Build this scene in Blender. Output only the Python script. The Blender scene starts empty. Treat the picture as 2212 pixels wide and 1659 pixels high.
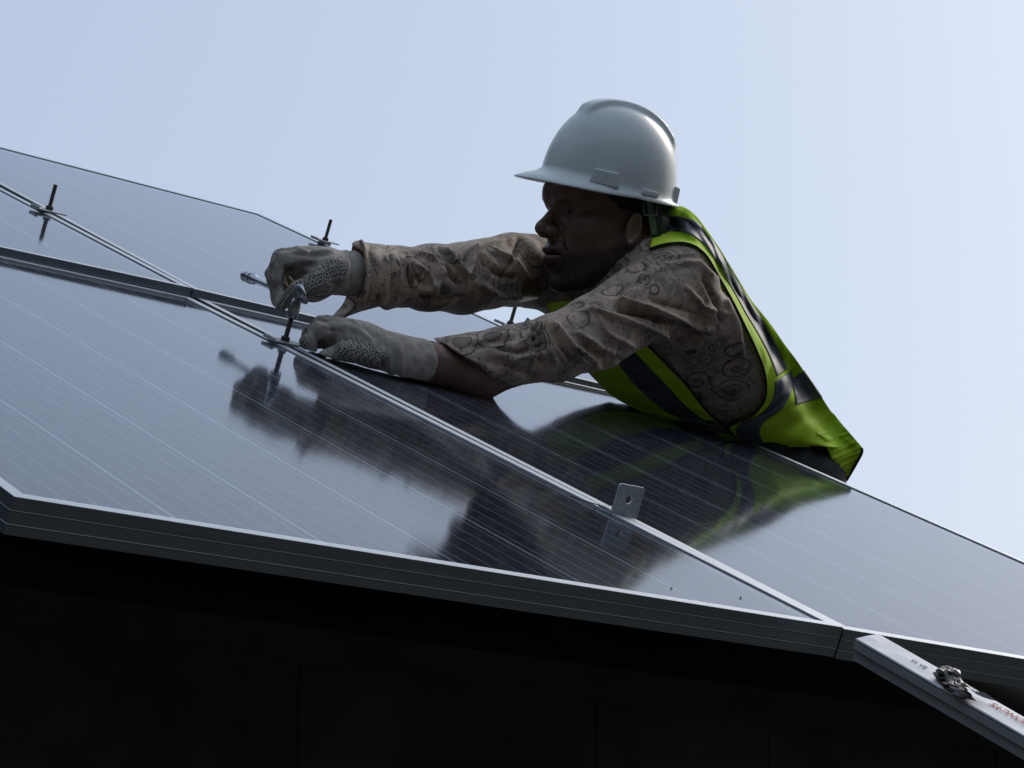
import bpy, math, random
import numpy as np
from mathutils import Matrix, Vector, noise
random.seed(4); rng = np.random.default_rng(4)
D = bpy.data
sc = bpy.context.scene
COL = sc.collection

# ------------------------------------------------------------------ camera
PITCH = math.radians(16.3)
CAMZ = 1.6
cam_d = D.cameras.new('camera'); cam_d.sensor_width = 36.0
cam_d.lens = 9854.13 / 4032 * 36.0
cam_d.clip_start = 0.05; cam_d.clip_end = 3000
cam = D.objects.new('camera', cam_d); COL.objects.link(cam)
cam.location = (0, 0, CAMZ); cam.rotation_euler = (math.pi / 2 + PITCH, 0, 0)
sc.camera = cam

# ------------------------------------------------------------------ sky, sun, exposure
SUN_EL, SUN_AZ = math.radians(38), math.radians(46)      # azimuth from +Y towards +X
w = D.worlds.new('World'); sc.world = w; w.use_nodes = True
nt = w.node_tree; nt.nodes.clear()
sky = nt.nodes.new('ShaderNodeTexSky'); sky.sky_type = 'NISHITA'; sky.sun_disc = False
sky.sun_elevation = SUN_EL; sky.sun_rotation = SUN_AZ
sky.air_density = 1.0; sky.dust_density = 4.0; sky.ozone_density = 1.4; sky.altitude = 0
mixn = nt.nodes.new('ShaderNodeMix'); mixn.data_type = 'RGBA'; mixn.inputs[0].default_value = 0.58
mixn.inputs[7].default_value = (5.1, 6.1, 7.7, 1)         # even milky haze over the blue
bgn = nt.nodes.new('ShaderNodeBackground'); bgn.inputs[1].default_value = 0.118
wo = nt.nodes.new('ShaderNodeOutputWorld')
nt.links.new(sky.outputs[0], mixn.inputs[6]); nt.links.new(mixn.outputs[2], bgn.inputs[0]); nt.links.new(bgn.outputs[0], wo.inputs[0])
sl = D.lights.new('sun', 'SUN'); sl.energy = 1.2; sl.angle = math.radians(25); sl.color = (1, .93, .84)
so = D.objects.new('sun', sl); COL.objects.link(so)
sd = Vector((math.sin(SUN_AZ) * math.cos(SUN_EL), math.cos(SUN_AZ) * math.cos(SUN_EL), math.sin(SUN_EL)))
so.rotation_euler = sd.to_track_quat('Z', 'Y').to_euler(); so.location = (6, 6, 9)
sc.view_settings.view_transform = 'Standard'; sc.view_settings.look = 'None'
sc.view_settings.exposure = 0.0; sc.view_settings.gamma = 1.0; sc.view_settings.use_curve_mapping = False
sc.render.engine = 'CYCLES'; sc.cycles.max_bounces = 8; sc.cycles.transparent_max_bounces = 12

# ------------------------------------------------------------------ coordinates
# survey of the place: points are read as (bearing x, bearing y, distance) from the camera stand point
_c, _s = math.cos(PITCH), math.sin(PITCH)
RC = np.array([[1, 0, 0], [0, -_s, -_c], [0, _c, -_s]], float)   # camera axes (x right, y up, -z ahead) -> world
FP = 5406.1
def C(px, py, d):
    return np.array([(px - 1106) / FP * d, -(py - 829.5) / FP * d, -d])
def Wd(v):
    return np.asarray(v, float) @ RC.T + np.array([0, 0, CAMZ])
def cv(v):                                                        # y-down, z-ahead vector -> camera axes
    return np.array([v[0], -v[1], -v[2]])
RP = np.array([[0.7960324, -0.53639364, 0.28038237], [0.17001017, -0.24643795, -0.95413043], [0.58088635, 0.80718659, -0.10498022]])
TP = np.array([-0.42854526, 0.09655845, 2.15416317])
U_, V_, N_ = (RC @ cv(RP[:, i]) for i in range(3))                # world axes of the panel field
O_ = Wd(cv(TP))
def field(u, v, h=0.0):
    return O_ + U_ * u + V_ * v + N_ * h
def field_mat(origin=(0, 0, 0)):
    m = np.eye(4); m[:3, 0] = U_; m[:3, 1] = V_; m[:3, 2] = N_; m[:3, 3] = field(*origin)
    return Matrix(m.tolist())
Oc = RC.T @ (O_ - np.array([0, 0, CAMZ]))                         # the same in camera axes
Uc, Vc, Nc = (RC.T @ a for a in (U_, V_, N_))

# ------------------------------------------------------------------ materials
def mat(name):
    m = D.materials.new(name); m.use_nodes = True
    t = m.node_tree; b = t.nodes['Principled BSDF']
    return m, t, b
def N(t, typ, **kw):
    n = t.nodes.new(typ)
    for k, v in kw.items():
        if k.startswith('i_'):
            n.inputs[k[2:].replace('_', ' ')].default_value = v
        else:
            setattr(n, k, v)
    return n
def ramp(t, stops):
    r = t.nodes.new('ShaderNodeValToRGB'); e = r.color_ramp.elements
    e[0].position, e[0].color = stops[0][0], (*stops[0][1], 1)
    e[1].position, e[1].color = stops[-1][0], (*stops[-1][1], 1)
    for p, c in stops[1:-1]:
        q = e.new(p); q.color = (*c, 1)
    return r
def simple(name, col, rough=.6, metal=0., bump=0., scale=40., var=.12, spec=.5, coat=0.):
    m, t, b = mat(name)
    tc = N(t, 'ShaderNodeTexCoord'); nz = N(t, 'ShaderNodeTexNoise', i_Scale=scale, i_Detail=6.0, i_Roughness=.6)
    t.links.new(tc.outputs['Object'], nz.inputs['Vector'])
    r = ramp(t, [(.3, tuple(c * (1 - var) for c in col)), (.7, tuple(min(1, c * (1 + var)) for c in col))])
    t.links.new(nz.outputs['Fac'], r.inputs[0]); t.links.new(r.outputs[0], b.inputs['Base Color'])
    b.inputs['Roughness'].default_value = rough; b.inputs['Metallic'].default_value = metal
    b.inputs['Specular IOR Level'].default_value = spec; b.inputs['Coat Weight'].default_value = coat
    if bump:
        bn = N(t, 'ShaderNodeBump', i_Strength=bump, i_Distance=.002)
        t.links.new(nz.outputs['Fac'], bn.inputs['Height']); t.links.new(bn.outputs[0], b.inputs['Normal'])
    return m
M = {}
M['alu'] = simple('anodised_aluminium', (.56, .60, .64), .48, .7, .1, 60, .06)
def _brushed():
    m, t, b = mat('shaded_aluminium_side')
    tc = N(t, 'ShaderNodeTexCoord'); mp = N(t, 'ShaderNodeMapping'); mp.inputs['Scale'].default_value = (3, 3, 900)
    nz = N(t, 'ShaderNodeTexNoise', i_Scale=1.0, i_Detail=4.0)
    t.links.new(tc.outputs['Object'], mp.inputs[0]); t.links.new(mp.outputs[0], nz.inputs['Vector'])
    r = ramp(t, [(.3, (.19, .23, .25)), (.7, (.27, .32, .34))]); t.links.new(nz.outputs['Fac'], r.inputs[0])  # side faces tinted darker to imitate the dark surroundings they mirror
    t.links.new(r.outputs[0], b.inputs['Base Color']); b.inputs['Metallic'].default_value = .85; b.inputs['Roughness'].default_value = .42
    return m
M['alu_shade_side'] = _brushed()
M['rail_alu'] = simple('rail_aluminium', (.50, .53, .57), .45, .15, .1, 80, .08)
M['film'] = simple('white_film', (.92, .93, .95), .5, 0, .25, 50, .05)
M['red'] = simple('red_print', (.45, .06, .06), .6)
M['greyprint'] = simple('grey_print', (.25, .27, .32), .6)
M['steel_dark'] = simple('dark_steel', (.07, .065, .065), .5, .6, .2, 200, .3)
M['galv'] = simple('galvanised_plate', (.42, .45, .45), .55, .6, .35, 160, .25)
M['chrome'] = simple('chrome', (.50, .53, .56), .24, 1.0)
M['foil'] = simple('crumpled_tape', (.07, .062, .062), .35, .1, .3, 60, .5)
def _glass():
    m, t, b = mat('panel_glass'); t.nodes.remove(b)
    out = [n for n in t.nodes if n.type == 'OUTPUT_MATERIAL'][0]
    tc = N(t, 'ShaderNodeTexCoord')
    nz = N(t, 'ShaderNodeTexNoise', i_Scale=7.0, i_Detail=8.0, i_Roughness=.65)
    t.links.new(tc.outputs['Object'], nz.inputs['Vector'])
    rr = N(t, 'ShaderNodeMapRange'); rr.inputs['To Min'].default_value = .045; rr.inputs['To Max'].default_value = .10
    t.links.new(nz.outputs['Fac'], rr.inputs[0])
    g = N(t, 'ShaderNodeBsdfGlossy'); g.inputs['Color'].default_value = (.91, .95, 1, 1)
    t.links.new(rr.outputs[0], g.inputs['Roughness'])
    tr = N(t, 'ShaderNodeBsdfTransparent'); tr.inputs[0].default_value = (.92, .95, .94, 1)
    fr = N(t, 'ShaderNodeFresnel'); fr.inputs[0].default_value = 1.66
    mx = N(t, 'ShaderNodeMixShader')
    t.links.new(fr.outputs[0], mx.inputs[0]); t.links.new(tr.outputs[0], mx.inputs[1]); t.links.new(g.outputs[0], mx.inputs[2])
    df = N(t, 'ShaderNodeBsdfDiffuse'); df.inputs[0].default_value = (.5, .5, .48, 1)      # thin dust
    nz2 = N(t, 'ShaderNodeTexNoise', i_Scale=22.0, i_Detail=10.0, i_Roughness=.75)
    t.links.new(tc.outputs['Object'], nz2.inputs['Vector'])
    dr = N(t, 'ShaderNodeMapRange'); dr.inputs['From Min'].default_value = .35; dr.inputs['From Max'].default_value = .8
    dr.inputs['To Min'].default_value = .003; dr.inputs['To Max'].default_value = .03
    t.links.new(nz2.outputs['Fac'], dr.inputs[0])
    m2 = N(t, 'ShaderNodeMixShader'); t.links.new(dr.outputs[0], m2.inputs[0]); t.links.new(mx.outputs[0], m2.inputs[1]); t.links.new(df.outputs[0], m2.inputs[2])
    t.links.new(m2.outputs[0], out.inputs['Surface'])
    return m
M['glass'] = _glass()
def _cell():
    m, t, b = mat('silicon_cell')
    tc = N(t, 'ShaderNodeTexCoord'); oi = N(t, 'ShaderNodeObjectInfo')
    ad = N(t, 'ShaderNodeVectorMath', operation='ADD'); t.links.new(tc.outputs['Object'], ad.inputs[0]); t.links.new(oi.outputs['Location'], ad.inputs[1])
    mp = N(t, 'ShaderNodeMapping'); mp.inputs['Scale'].default_value = (1.6, .8, 1)
    t.links.new(ad.outputs[0], mp.inputs[0])
    v = N(t, 'ShaderNodeTexVoronoi', i_Scale=120.0); t.links.new(mp.outputs[0], v.inputs['Vector'])
    bw = N(t, 'ShaderNodeSeparateColor'); t.links.new(v.outputs['Color'], bw.inputs[0])
    r = ramp(t, [(0, (.006, .010, .030)), (.45, (.014, .020, .05)), (.75, (.03, .04, .085)), (1, (.11, .13, .20))])
    t.links.new(bw.outputs[0], r.inputs[0]); t.links.new(r.outputs[0], b.inputs['Base Color'])
    b.inputs['Roughness'].default_value = .45
    return m
M['cell'] = _cell()
M['backsheet'] = simple('white_backsheet', (.85, .86, .87), .6)
M['busbar'] = simple('tinned_busbar', (.78, .79, .81), .45, .1)
M['wall'] = simple('shade_dark_boards', (.075, .078, .085), .95, 0, .6, 5, .45, .1)  # near-black base colour stands in for the shade below the panels
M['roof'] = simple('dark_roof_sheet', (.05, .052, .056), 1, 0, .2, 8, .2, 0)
M['ground'] = simple('ground_earth', (.065, .062, .055), .95, 0, .5, .6, .3)
M['timber'] = simple('scaffold_timber', (.2, .15, .1), .8, 0, .3, 20, .25)
M['leaf'] = simple('leaf', (.055, .072, .052), .7, 0, 0, .8, .35)
M['bark'] = simple('bark', (.10, .075, .05), .9, 0, .4, 12, .3)
def _skin():
    m, t, b = mat('skin')
    tc = N(t, 'ShaderNodeTexCoord')
    nz = N(t, 'ShaderNodeTexNoise', i_Scale=38.0, i_Detail=7.0); t.links.new(tc.outputs['Object'], nz.inputs['Vector'])
    r = ramp(t, [(.3, (.130, .070, .054)), (.7, (.200, .108, .082))]); t.links.new(nz.outputs['Fac'], r.inputs[0])
    at = N(t, 'ShaderNodeAttribute', attribute_name='stubble'); hn = N(t, 'ShaderNodeTexNoise', i_Scale=420.0, i_Detail=3.0); t.links.new(tc.outputs['Object'], hn.inputs['Vector'])
    hr = N(t, 'ShaderNodeMapRange'); hr.inputs['From Min'].default_value = .3; hr.inputs['From Max'].default_value = .6; hr.inputs['To Min'].default_value = .35; hr.inputs['To Max'].default_value = 1.0; t.links.new(hn.outputs['Fac'], hr.inputs[0])
    mu = N(t, 'ShaderNodeMath', operation='MULTIPLY'); t.links.new(hr.outputs[0], mu.inputs[0]); t.links.new(at.outputs['Fac'], mu.inputs[1])
    mxs = N(t, 'ShaderNodeMix', data_type='RGBA'); t.links.new(mu.outputs[0], mxs.inputs[0]); t.links.new(r.outputs[0], mxs.inputs[6]); mxs.inputs[7].default_value = (.016, .012, .011, 1)
    t.links.new(mxs.outputs[2], b.inputs['Base Color']); b.inputs['Roughness'].default_value = .42
    b.inputs['Subsurface Weight'].default_value = .12; b.inputs['Subsurface Radius'].default_value = (.01, .004, .002); b.inputs['Subsurface Scale'].default_value = .3
    n2 = N(t, 'ShaderNodeTexNoise', i_Scale=260.0, i_Detail=3.0); t.links.new(tc.outputs['Object'], n2.inputs['Vector'])
    bn = N(t, 'ShaderNodeBump', i_Strength=.25, i_Distance=.001); t.links.new(n2.outputs['Fac'], bn.inputs['Height']); t.links.new(bn.outputs[0], b.inputs['Normal'])
    return m
M['skin'] = _skin()
M['hair'] = simple('hair', (.012, .010, .010), .8, 0, .8, 300, .3)
M['lip'] = simple('lip', (.10, .042, .036), .4)
M['eye'] = simple('eye_white', (.42, .38, .34), .2)
M['iris'] = simple('iris', (.01, .008, .006), .1)
M['helmet'] = simple('hard_hat_plastic', (.72, .77, .75), .33, 0, .03, 9, .07, .5, .25)
M['strap'] = simple('strap_webbing', (.10, .14, .11), .7)
M['strapdark'] = simple('harness_dark', (.02, .022, .022), .7)
M['trousers'] = simple('dark_trousers', (.03, .03, .034), .85, 0, .4, 200, .2)
M['boot'] = simple('boot_leather', (.03, .022, .018), .6)
M['piping'] = simple('black_piping', (.012, .012, .013), .7)
M['band'] = simple('reflective_grey_tape', (.095, .102, .12), .5, .1, .12, 150, .12)
M['inner'] = simple('dark_undershirt', (.02, .022, .028), .9)
def _vest():
    m, t, b = mat('vest_fabric'); out = [n for n in t.nodes if n.type == 'OUTPUT_MATERIAL'][0]
    tc = N(t, 'ShaderNodeTexCoord')
    nz = N(t, 'ShaderNodeTexNoise', i_Scale=9.0, i_Detail=5.0); t.links.new(tc.outputs['Object'], nz.inputs['Vector'])
    r = ramp(t, [(.3, (.58, .86, .03)), (.7, (.68, .94, .04))]); t.links.new(nz.outputs['Fac'], r.inputs[0])
    t.links.new(r.outputs[0], b.inputs['Base Color']); b.inputs['Roughness'].default_value = .7
    n2 = N(t, 'ShaderNodeTexNoise', i_Scale=450.0, i_Detail=2.0); t.links.new(tc.outputs['Object'], n2.inputs['Vector'])
    bn = N(t, 'ShaderNodeBump', i_Strength=.3, i_Distance=.0008); t.links.new(n2.outputs['Fac'], bn.inputs['Height']); t.links.new(bn.outputs[0], b.inputs['Normal'])
    tl = N(t, 'ShaderNodeBsdfTranslucent'); tl.inputs[0].default_value = (.70, .85, .04, 1)
    mx = N(t, 'ShaderNodeMixShader'); mx.inputs[0].default_value = .28
    t.links.new(b.outputs[0], mx.inputs[1]); t.links.new(tl.outputs[0], mx.inputs[2]); t.links.new(mx.outputs[0], out.inputs['Surface'])
    return m
M['vest'] = _vest()
def _shirt():
    m, t, b = mat('printed_shirt_cloth')
    tc = N(t, 'ShaderNodeTexCoord')
    wn = N(t, 'ShaderNodeTexNoise', i_Scale=14.0, i_Detail=2.0); t.links.new(tc.outputs['Object'], wn.inputs['Vector'])
    sub = N(t, 'ShaderNodeVectorMath', operation='SUBTRACT'); sub.inputs[1].default_value = (.5, .5, .5); t.links.new(wn.outputs['Color'], sub.inputs[0])
    sca = N(t, 'ShaderNodeVectorMath', operation='SCALE'); sca.inputs['Scale'].default_value = .034; t.links.new(sub.outputs[0], sca.inputs[0])
    ad = N(t, 'ShaderNodeVectorMath', operation='ADD'); t.links.new(tc.outputs['Object'], ad.inputs[0]); t.links.new(sca.outputs[0], ad.inputs[1])
    base = N(t, 'ShaderNodeTexNoise', i_Scale=25.0, i_Detail=4.0); t.links.new(tc.outputs['Object'], base.inputs['Vector'])
    rb = ramp(t, [(.3, (.36, .27, .195)), (.7, (.48, .37, .28))]); t.links.new(base.outputs['Fac'], rb.inputs[0])
    v = N(t, 'ShaderNodeTexVoronoi', i_Scale=15.0, i_Randomness=.8); t.links.new(ad.outputs[0], v.inputs['Vector'])
    # paisley medallions: core, dark halo, fine outer ring
    blk = (0, 0, 0); one = (1, 1, 1)
    rings = ramp(t, [(0, (.15,) * 3), (.06, (.2,) * 3), (.085, (.95,) * 3), (.12, (.9,) * 3), (.14, (.3,) * 3), (.24, (.55,) * 3), (.27, (.9,) * 3), (.285, blk), (.40, blk), (.415, (.85,) * 3), (.445, (.8,) * 3), (.46, blk), (1, blk)])
    t.links.new(v.outputs['Distance'], rings.inputs[0])
    sep = N(t, 'ShaderNodeSeparateColor'); t.links.new(v.outputs['Color'], sep.inputs[0])
    gt = N(t, 'ShaderNodeMath', operation='GREATER_THAN'); gt.inputs[1].default_value = .22; t.links.new(sep.outputs[0], gt.inputs[0])
    mr = N(t, 'ShaderNodeMath', operation='MULTIPLY'); t.links.new(rings.outputs[0], mr.inputs[0]); t.links.new(gt.outputs[0], mr.inputs[1])
    v2 = N(t, 'ShaderNodeTexVoronoi', i_Scale=115.0); t.links.new(tc.outputs['Object'], v2.inputs['Vector'])
    dots = ramp(t, [(0, one), (.15, one), (.21, blk), (1, blk)]); t.links.new(v2.outputs['Distance'], dots.inputs[0])
    n3 = N(t, 'ShaderNodeTexNoise', i_Scale=28.0); t.links.new(tc.outputs['Object'], n3.inputs['Vector'])
    n3r = ramp(t, [(.44, blk), (.48, one)]); t.links.new(n3.outputs['Fac'], n3r.inputs[0])
    md = N(t, 'ShaderNodeMath', operation='MULTIPLY'); t.links.new(dots.outputs[0], md.inputs[0]); t.links.new(n3r.outputs[0], md.inputs[1])
    v3 = N(t, 'ShaderNodeTexVoronoi', i_Scale=34.0); t.links.new(ad.outputs[0], v3.inputs['Vector'])
    rg3 = ramp(t, [(0, (.8,) * 3), (.10, (.6,) * 3), (.14, blk), (.26, blk), (.29, (.75,) * 3), (.33, (.75,) * 3), (.36, blk), (1, blk)]); t.links.new(v3.outputs['Distance'], rg3.inputs[0])
    sp3 = N(t, 'ShaderNodeSeparateColor'); t.links.new(v3.outputs['Color'], sp3.inputs[0]); g3 = N(t, 'ShaderNodeMath', operation='GREATER_THAN'); g3.inputs[1].default_value = .62; t.links.new(sp3.outputs[1], g3.inputs[0])
    m3 = N(t, 'ShaderNodeMath', operation='MULTIPLY'); t.links.new(rg3.outputs[0], m3.inputs[0]); t.links.new(g3.outputs[0], m3.inputs[1])
    mm0 = N(t, 'ShaderNodeMath', operation='MAXIMUM'); t.links.new(mr.outputs[0], mm0.inputs[0]); t.links.new(m3.outputs[0], mm0.inputs[1])
    mot = N(t, 'ShaderNodeTexNoise', i_Scale=34.0, i_Detail=7.0, i_Roughness=.7, i_Distortion=1.2); t.links.new(tc.outputs['Object'], mot.inputs['Vector'])
    motr = ramp(t, [(.50, blk), (.56, (.45,) * 3), (.60, (.5,) * 3), (.64, (.15,) * 3), (.70, (.75,) * 3)]); t.links.new(mot.outputs['Fac'], motr.inputs[0])
    mm1 = N(t, 'ShaderNodeMath', operation='MAXIMUM'); t.links.new(mm0.outputs[0], mm1.inputs[0]); t.links.new(motr.outputs[0], mm1.inputs[1])
    mm = N(t, 'ShaderNodeMath', operation='MAXIMUM'); t.links.new(mm1.outputs[0], mm.inputs[0]); t.links.new(md.outputs[0], mm.inputs[1])
    mx = N(t, 'ShaderNodeMix', data_type='RGBA'); t.links.new(mm.outputs[0], mx.inputs[0]); t.links.new(rb.outputs[0], mx.inputs[6]); mx.inputs[7].default_value = (.022, .019, .020, 1)
    t.links.new(mx.outputs[2], b.inputs['Base Color']); b.inputs['Roughness'].default_value = .62; b.inputs['Specular IOR Level'].default_value = .35
    b.inputs['Sheen Weight'].default_value = .15
    n4 = N(t, 'ShaderNodeTexNoise', i_Scale=500.0); t.links.new(tc.outputs['Object'], n4.inputs['Vector'])
    bn = N(t, 'ShaderNodeBump', i_Strength=.25, i_Distance=.0006); t.links.new(n4.outputs['Fac'], bn.inputs['Height']); t.links.new(bn.outputs[0], b.inputs['Normal'])
    return m
M['shirt'] = _shirt()
def _glove():
    m, t, b = mat('cotton_glove')
    tc = N(t, 'ShaderNodeTexCoord'); at = N(t, 'ShaderNodeAttribute', attribute_name='grip')
    base = N(t, 'ShaderNodeTexNoise', i_Scale=60.0, i_Detail=5.0); t.links.new(tc.outputs['Object'], base.inputs['Vector'])
    rb = ramp(t, [(.3, (.28, .25, .215)), (.7, (.46, .41, .355))]); t.links.new(base.outputs['Fac'], rb.inputs[0])
    gm = N(t, 'ShaderNodeMapping'); gm.inputs['Rotation'].default_value = (.6, .45, .8); t.links.new(tc.outputs['Object'], gm.inputs[0])
    v = N(t, 'ShaderNodeTexVoronoi', i_Scale=250.0, i_Randomness=.15); t.links.new(gm.outputs[0], v.inputs['Vector'])
    dots = ramp(t, [(0, (1, 1, 1)), (.36, (1, 1, 1)), (.46, (0, 0, 0)), (1, (0, 0, 0))]); t.links.new(v.outputs['Distance'], dots.inputs[0])
    ml = N(t, 'ShaderNodeMath', operation='MULTIPLY'); t.links.new(dots.outputs[0], ml.inputs[0]); t.links.new(at.outputs['Fac'], ml.inputs[1])
    mx = N(t, 'ShaderNodeMix', data_type='RGBA'); t.links.new(ml.outputs[0], mx.inputs[0]); t.links.new(rb.outputs[0], mx.inputs[6]); mx.inputs[7].default_value = (.018, .019, .02, 1)
    t.links.new(mx.outputs[2], b.inputs['Base Color']); b.inputs['Roughness'].default_value = .85
    bn = N(t, 'ShaderNodeBump', i_Strength=.5, i_Distance=.001); t.links.new(ml.outputs[0], bn.inputs['Height']); t.links.new(bn.outputs[0], b.inputs['Normal'])
    return m
M['glove'] = _glove()

# ------------------------------------------------------------------ mesh helpers
def link(o, parent=None):
    COL.objects.link(o)
    if parent is not None:
        o.parent = parent; o.matrix_parent_inverse = Matrix.Identity(4)
    return o
def mesh(name, vs, fs, m, smooth=False, mi=None, mats=None):
    me = D.meshes.new(name)
    vs = np.asarray(vs, float)
    if isinstance(fs, np.ndarray):
        n, k = fs.shape
        me.vertices.add(len(vs)); me.vertices.foreach_set('co', vs.ravel())
        me.loops.add(n * k); me.loops.foreach_set('vertex_index', fs.ravel().astype(np.int32))
        me.polygons.add(n); me.polygons.foreach_set('loop_start', np.arange(0, n * k, k, dtype=np.int32))
        me.update(calc_edges=True); me.validate()
    else:
        me.from_pydata(vs.tolist(), [], fs)
    for q in (mats or [m]):
        me.materials.append(q)
    if smooth:
        me.polygons.foreach_set('use_smooth', [True] * len(me.polygons))
    if mi is not None:
        me.polygons.foreach_set('material_index', np.asarray(mi, np.int32))
    me.update()
    return me
def obj(name, me, parent=None, mw=None):
    o = D.objects.new(name, me); link(o, parent)
    if mw is not None:
        o.matrix_local = mw
    return o
def tag(o, label=None, cat=None, group=None, kind=None):
    if label: o['label'] = label
    if cat: o['category'] = cat
    if group: o['group'] = group
    if kind: o['kind'] = kind
    return o
def empty(name, mw):
    o = D.objects.new(name, None); o.empty_display_size = .05; link(o); o.matrix_world = mw
    return o
def boxvf(x0, x1, y0, y1, z0, z1):
    v = [(x, y, z) for z in (z0, z1) for y in (y0, y1) for x in (x0, x1)]
    f = [(0, 2, 3, 1), (4, 5, 7, 6), (0, 1, 5, 4), (2, 6, 7, 3), (0, 4, 6, 2), (1, 3, 7, 5)]
    return v, f
def bevelled_box(x0, x1, y0, y1, z0, z1, b=.0006):
    import bmesh
    bm = bmesh.new(); v, f = boxvf(x0, x1, y0, y1, z0, z1)
    vv = [bm.verts.new(p) for p in v]
    for q in f: bm.faces.new([vv[i] for i in q])
    bmesh.ops.bevel(bm, geom=bm.edges[:], offset=b, segments=1, affect='EDGES')
    vs = [tuple(p.co) for p in bm.verts]; bm.verts.index_update()
    fs = [tuple(p.index for p in q.verts) for q in bm.faces]; bm.free()
    return vs, fs
def lathe(profile, seg=20, hexa=False):
    """profile: (r, z) list about the z axis, closed at both ends"""
    vs, fs = [], []
    n = len(profile)
    for i in range(seg):
        a = 2 * math.pi * i / seg
        for r, z in profile:
            vs.append((r * math.cos(a), r * math.sin(a), z))
    for i in range(seg):
        j = (i + 1) % seg
        for k in range(n - 1):
            fs.append((i * n + k, j * n + k, j * n + k + 1, i * n + k + 1))
    fs.append(tuple(i * n for i in range(seg))[::-1]); fs.append(tuple(i * n + n - 1 for i in range(seg)))
    return vs, fs
def join(*parts):
    V, F = [], []
    for v, f in parts:
        o = len(V); V += [tuple(p) for p in v]; F += [tuple(i + o for i in q) for q in f]
    return V, F
def tube(pts, r, seg=10):
    pts = [np.array(p, float) for p in pts]; rs = r if hasattr(r, '__len__') else [r] * len(pts)
    vs, fs = [], []; ref = np.array([.31, .52, .8])
    for i, p in enumerate(pts):
        tdir = pts[min(i + 1, len(pts) - 1)] - pts[max(i - 1, 0)]; tdir /= np.linalg.norm(tdir) + 1e-12
        a = np.cross(tdir, ref); a /= np.linalg.norm(a); b_ = np.cross(tdir, a)
        for k in range(seg):
            th = 2 * math.pi * k / seg
            vs.append(p + rs[i] * (a * math.cos(th) + b_ * math.sin(th)))
    for i in range(len(pts) - 1):
        for k in range(seg):
            k2 = (k + 1) % seg
            fs.append((i * seg + k, i * seg + k2, (i + 1) * seg + k2, (i + 1) * seg + k))
    fs.append(tuple(range(seg))[::-1]); fs.append(tuple((len(pts) - 1) * seg + k for k in range(seg)))
    return vs, fs

# ------------------------------------------------------------------ ground, building, woods added unseen behind the camera
def sheet(name, size, z, m):
    n = 40; g = np.linspace(-1, 1, n); g = np.sign(g) * np.abs(g) ** 2.5 * size
    vs = [(x, y, z + (.15 * noise.noise(Vector((x * .05, y * .05, 0))) if abs(x) + abs(y) > 20 else 0)) for y in g for x in g]
    fs = [(j * n + i, j * n + i + 1, (j + 1) * n + i + 1, (j + 1) * n + i) for j in range(n - 1) for i in range(n - 1)]
    return obj(name, mesh(name, vs, fs, m))
tag(sheet('ground', 1200, -.1, M['ground']), kind='structure')

W, L, RAISE = .992, 1.65, .013
TWO = 2 * W + .006
# the shed under the panels: sloping roof deck and boarded wall, coloured dark for the shade there
shed = empty('shed', Matrix.Translation(Vector((*field(1.0, .5)[:2], -.1))))
tag(shed, 'boarded shed wall coloured dark for the shade under the eave of the solar panels', 'shed')
inv = shed.matrix_world.inverted()
def to(o, v):
    i = np.array(o.matrix_world.inverted()); return np.asarray(v) @ i[:3, :3].T + i[:3, 3]
dk = []
for (u, v, h) in [(-3.0, .30, -.20), (TWO - .06, .30, -.20), (TWO - .06, 3.6, -.20), (-3.0, 3.6, -.20)]:
    dk.append(field(u, v, h))
for (u, v, h) in [(-3.0, .30, -.16), (TWO - .06, .30, -.16), (TWO - .06, 3.6, -.16), (-3.0, 3.6, -.16)]:
    dk.append(field(u, v, h))
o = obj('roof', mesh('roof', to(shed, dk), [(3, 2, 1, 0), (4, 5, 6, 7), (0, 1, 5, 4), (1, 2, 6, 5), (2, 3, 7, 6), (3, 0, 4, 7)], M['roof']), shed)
# boards of the wall: vertical, each its own, under the deck, running with the eave (U is level)
Uh = np.array([U_[0], U_[1], 0]); Uh /= np.linalg.norm(Uh); Bk = np.array([-Uh[1], Uh[0], 0])
ftop = field(0, .33, -.205)
bw_ = .14
x = -2.4; k = 0
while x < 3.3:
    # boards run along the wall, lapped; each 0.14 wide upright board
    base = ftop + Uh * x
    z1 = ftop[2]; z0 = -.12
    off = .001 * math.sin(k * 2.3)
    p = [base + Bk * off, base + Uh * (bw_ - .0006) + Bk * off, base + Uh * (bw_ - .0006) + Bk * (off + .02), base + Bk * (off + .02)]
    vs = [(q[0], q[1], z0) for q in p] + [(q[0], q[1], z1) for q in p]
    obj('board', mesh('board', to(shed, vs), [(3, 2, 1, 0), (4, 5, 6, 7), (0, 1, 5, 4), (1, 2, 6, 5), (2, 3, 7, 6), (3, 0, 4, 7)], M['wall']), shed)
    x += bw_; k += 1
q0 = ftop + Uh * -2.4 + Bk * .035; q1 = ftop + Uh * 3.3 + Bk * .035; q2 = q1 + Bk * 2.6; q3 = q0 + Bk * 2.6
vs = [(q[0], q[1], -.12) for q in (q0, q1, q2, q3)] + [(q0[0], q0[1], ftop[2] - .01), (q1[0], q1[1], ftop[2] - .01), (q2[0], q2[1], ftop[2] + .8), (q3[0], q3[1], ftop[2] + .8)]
obj('wall', mesh('wall', to(shed, vs), [(0, 1, 5, 4), (1, 2, 6, 5), (2, 3, 7, 6), (3, 0, 4, 7)], M['wall']), shed)

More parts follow.
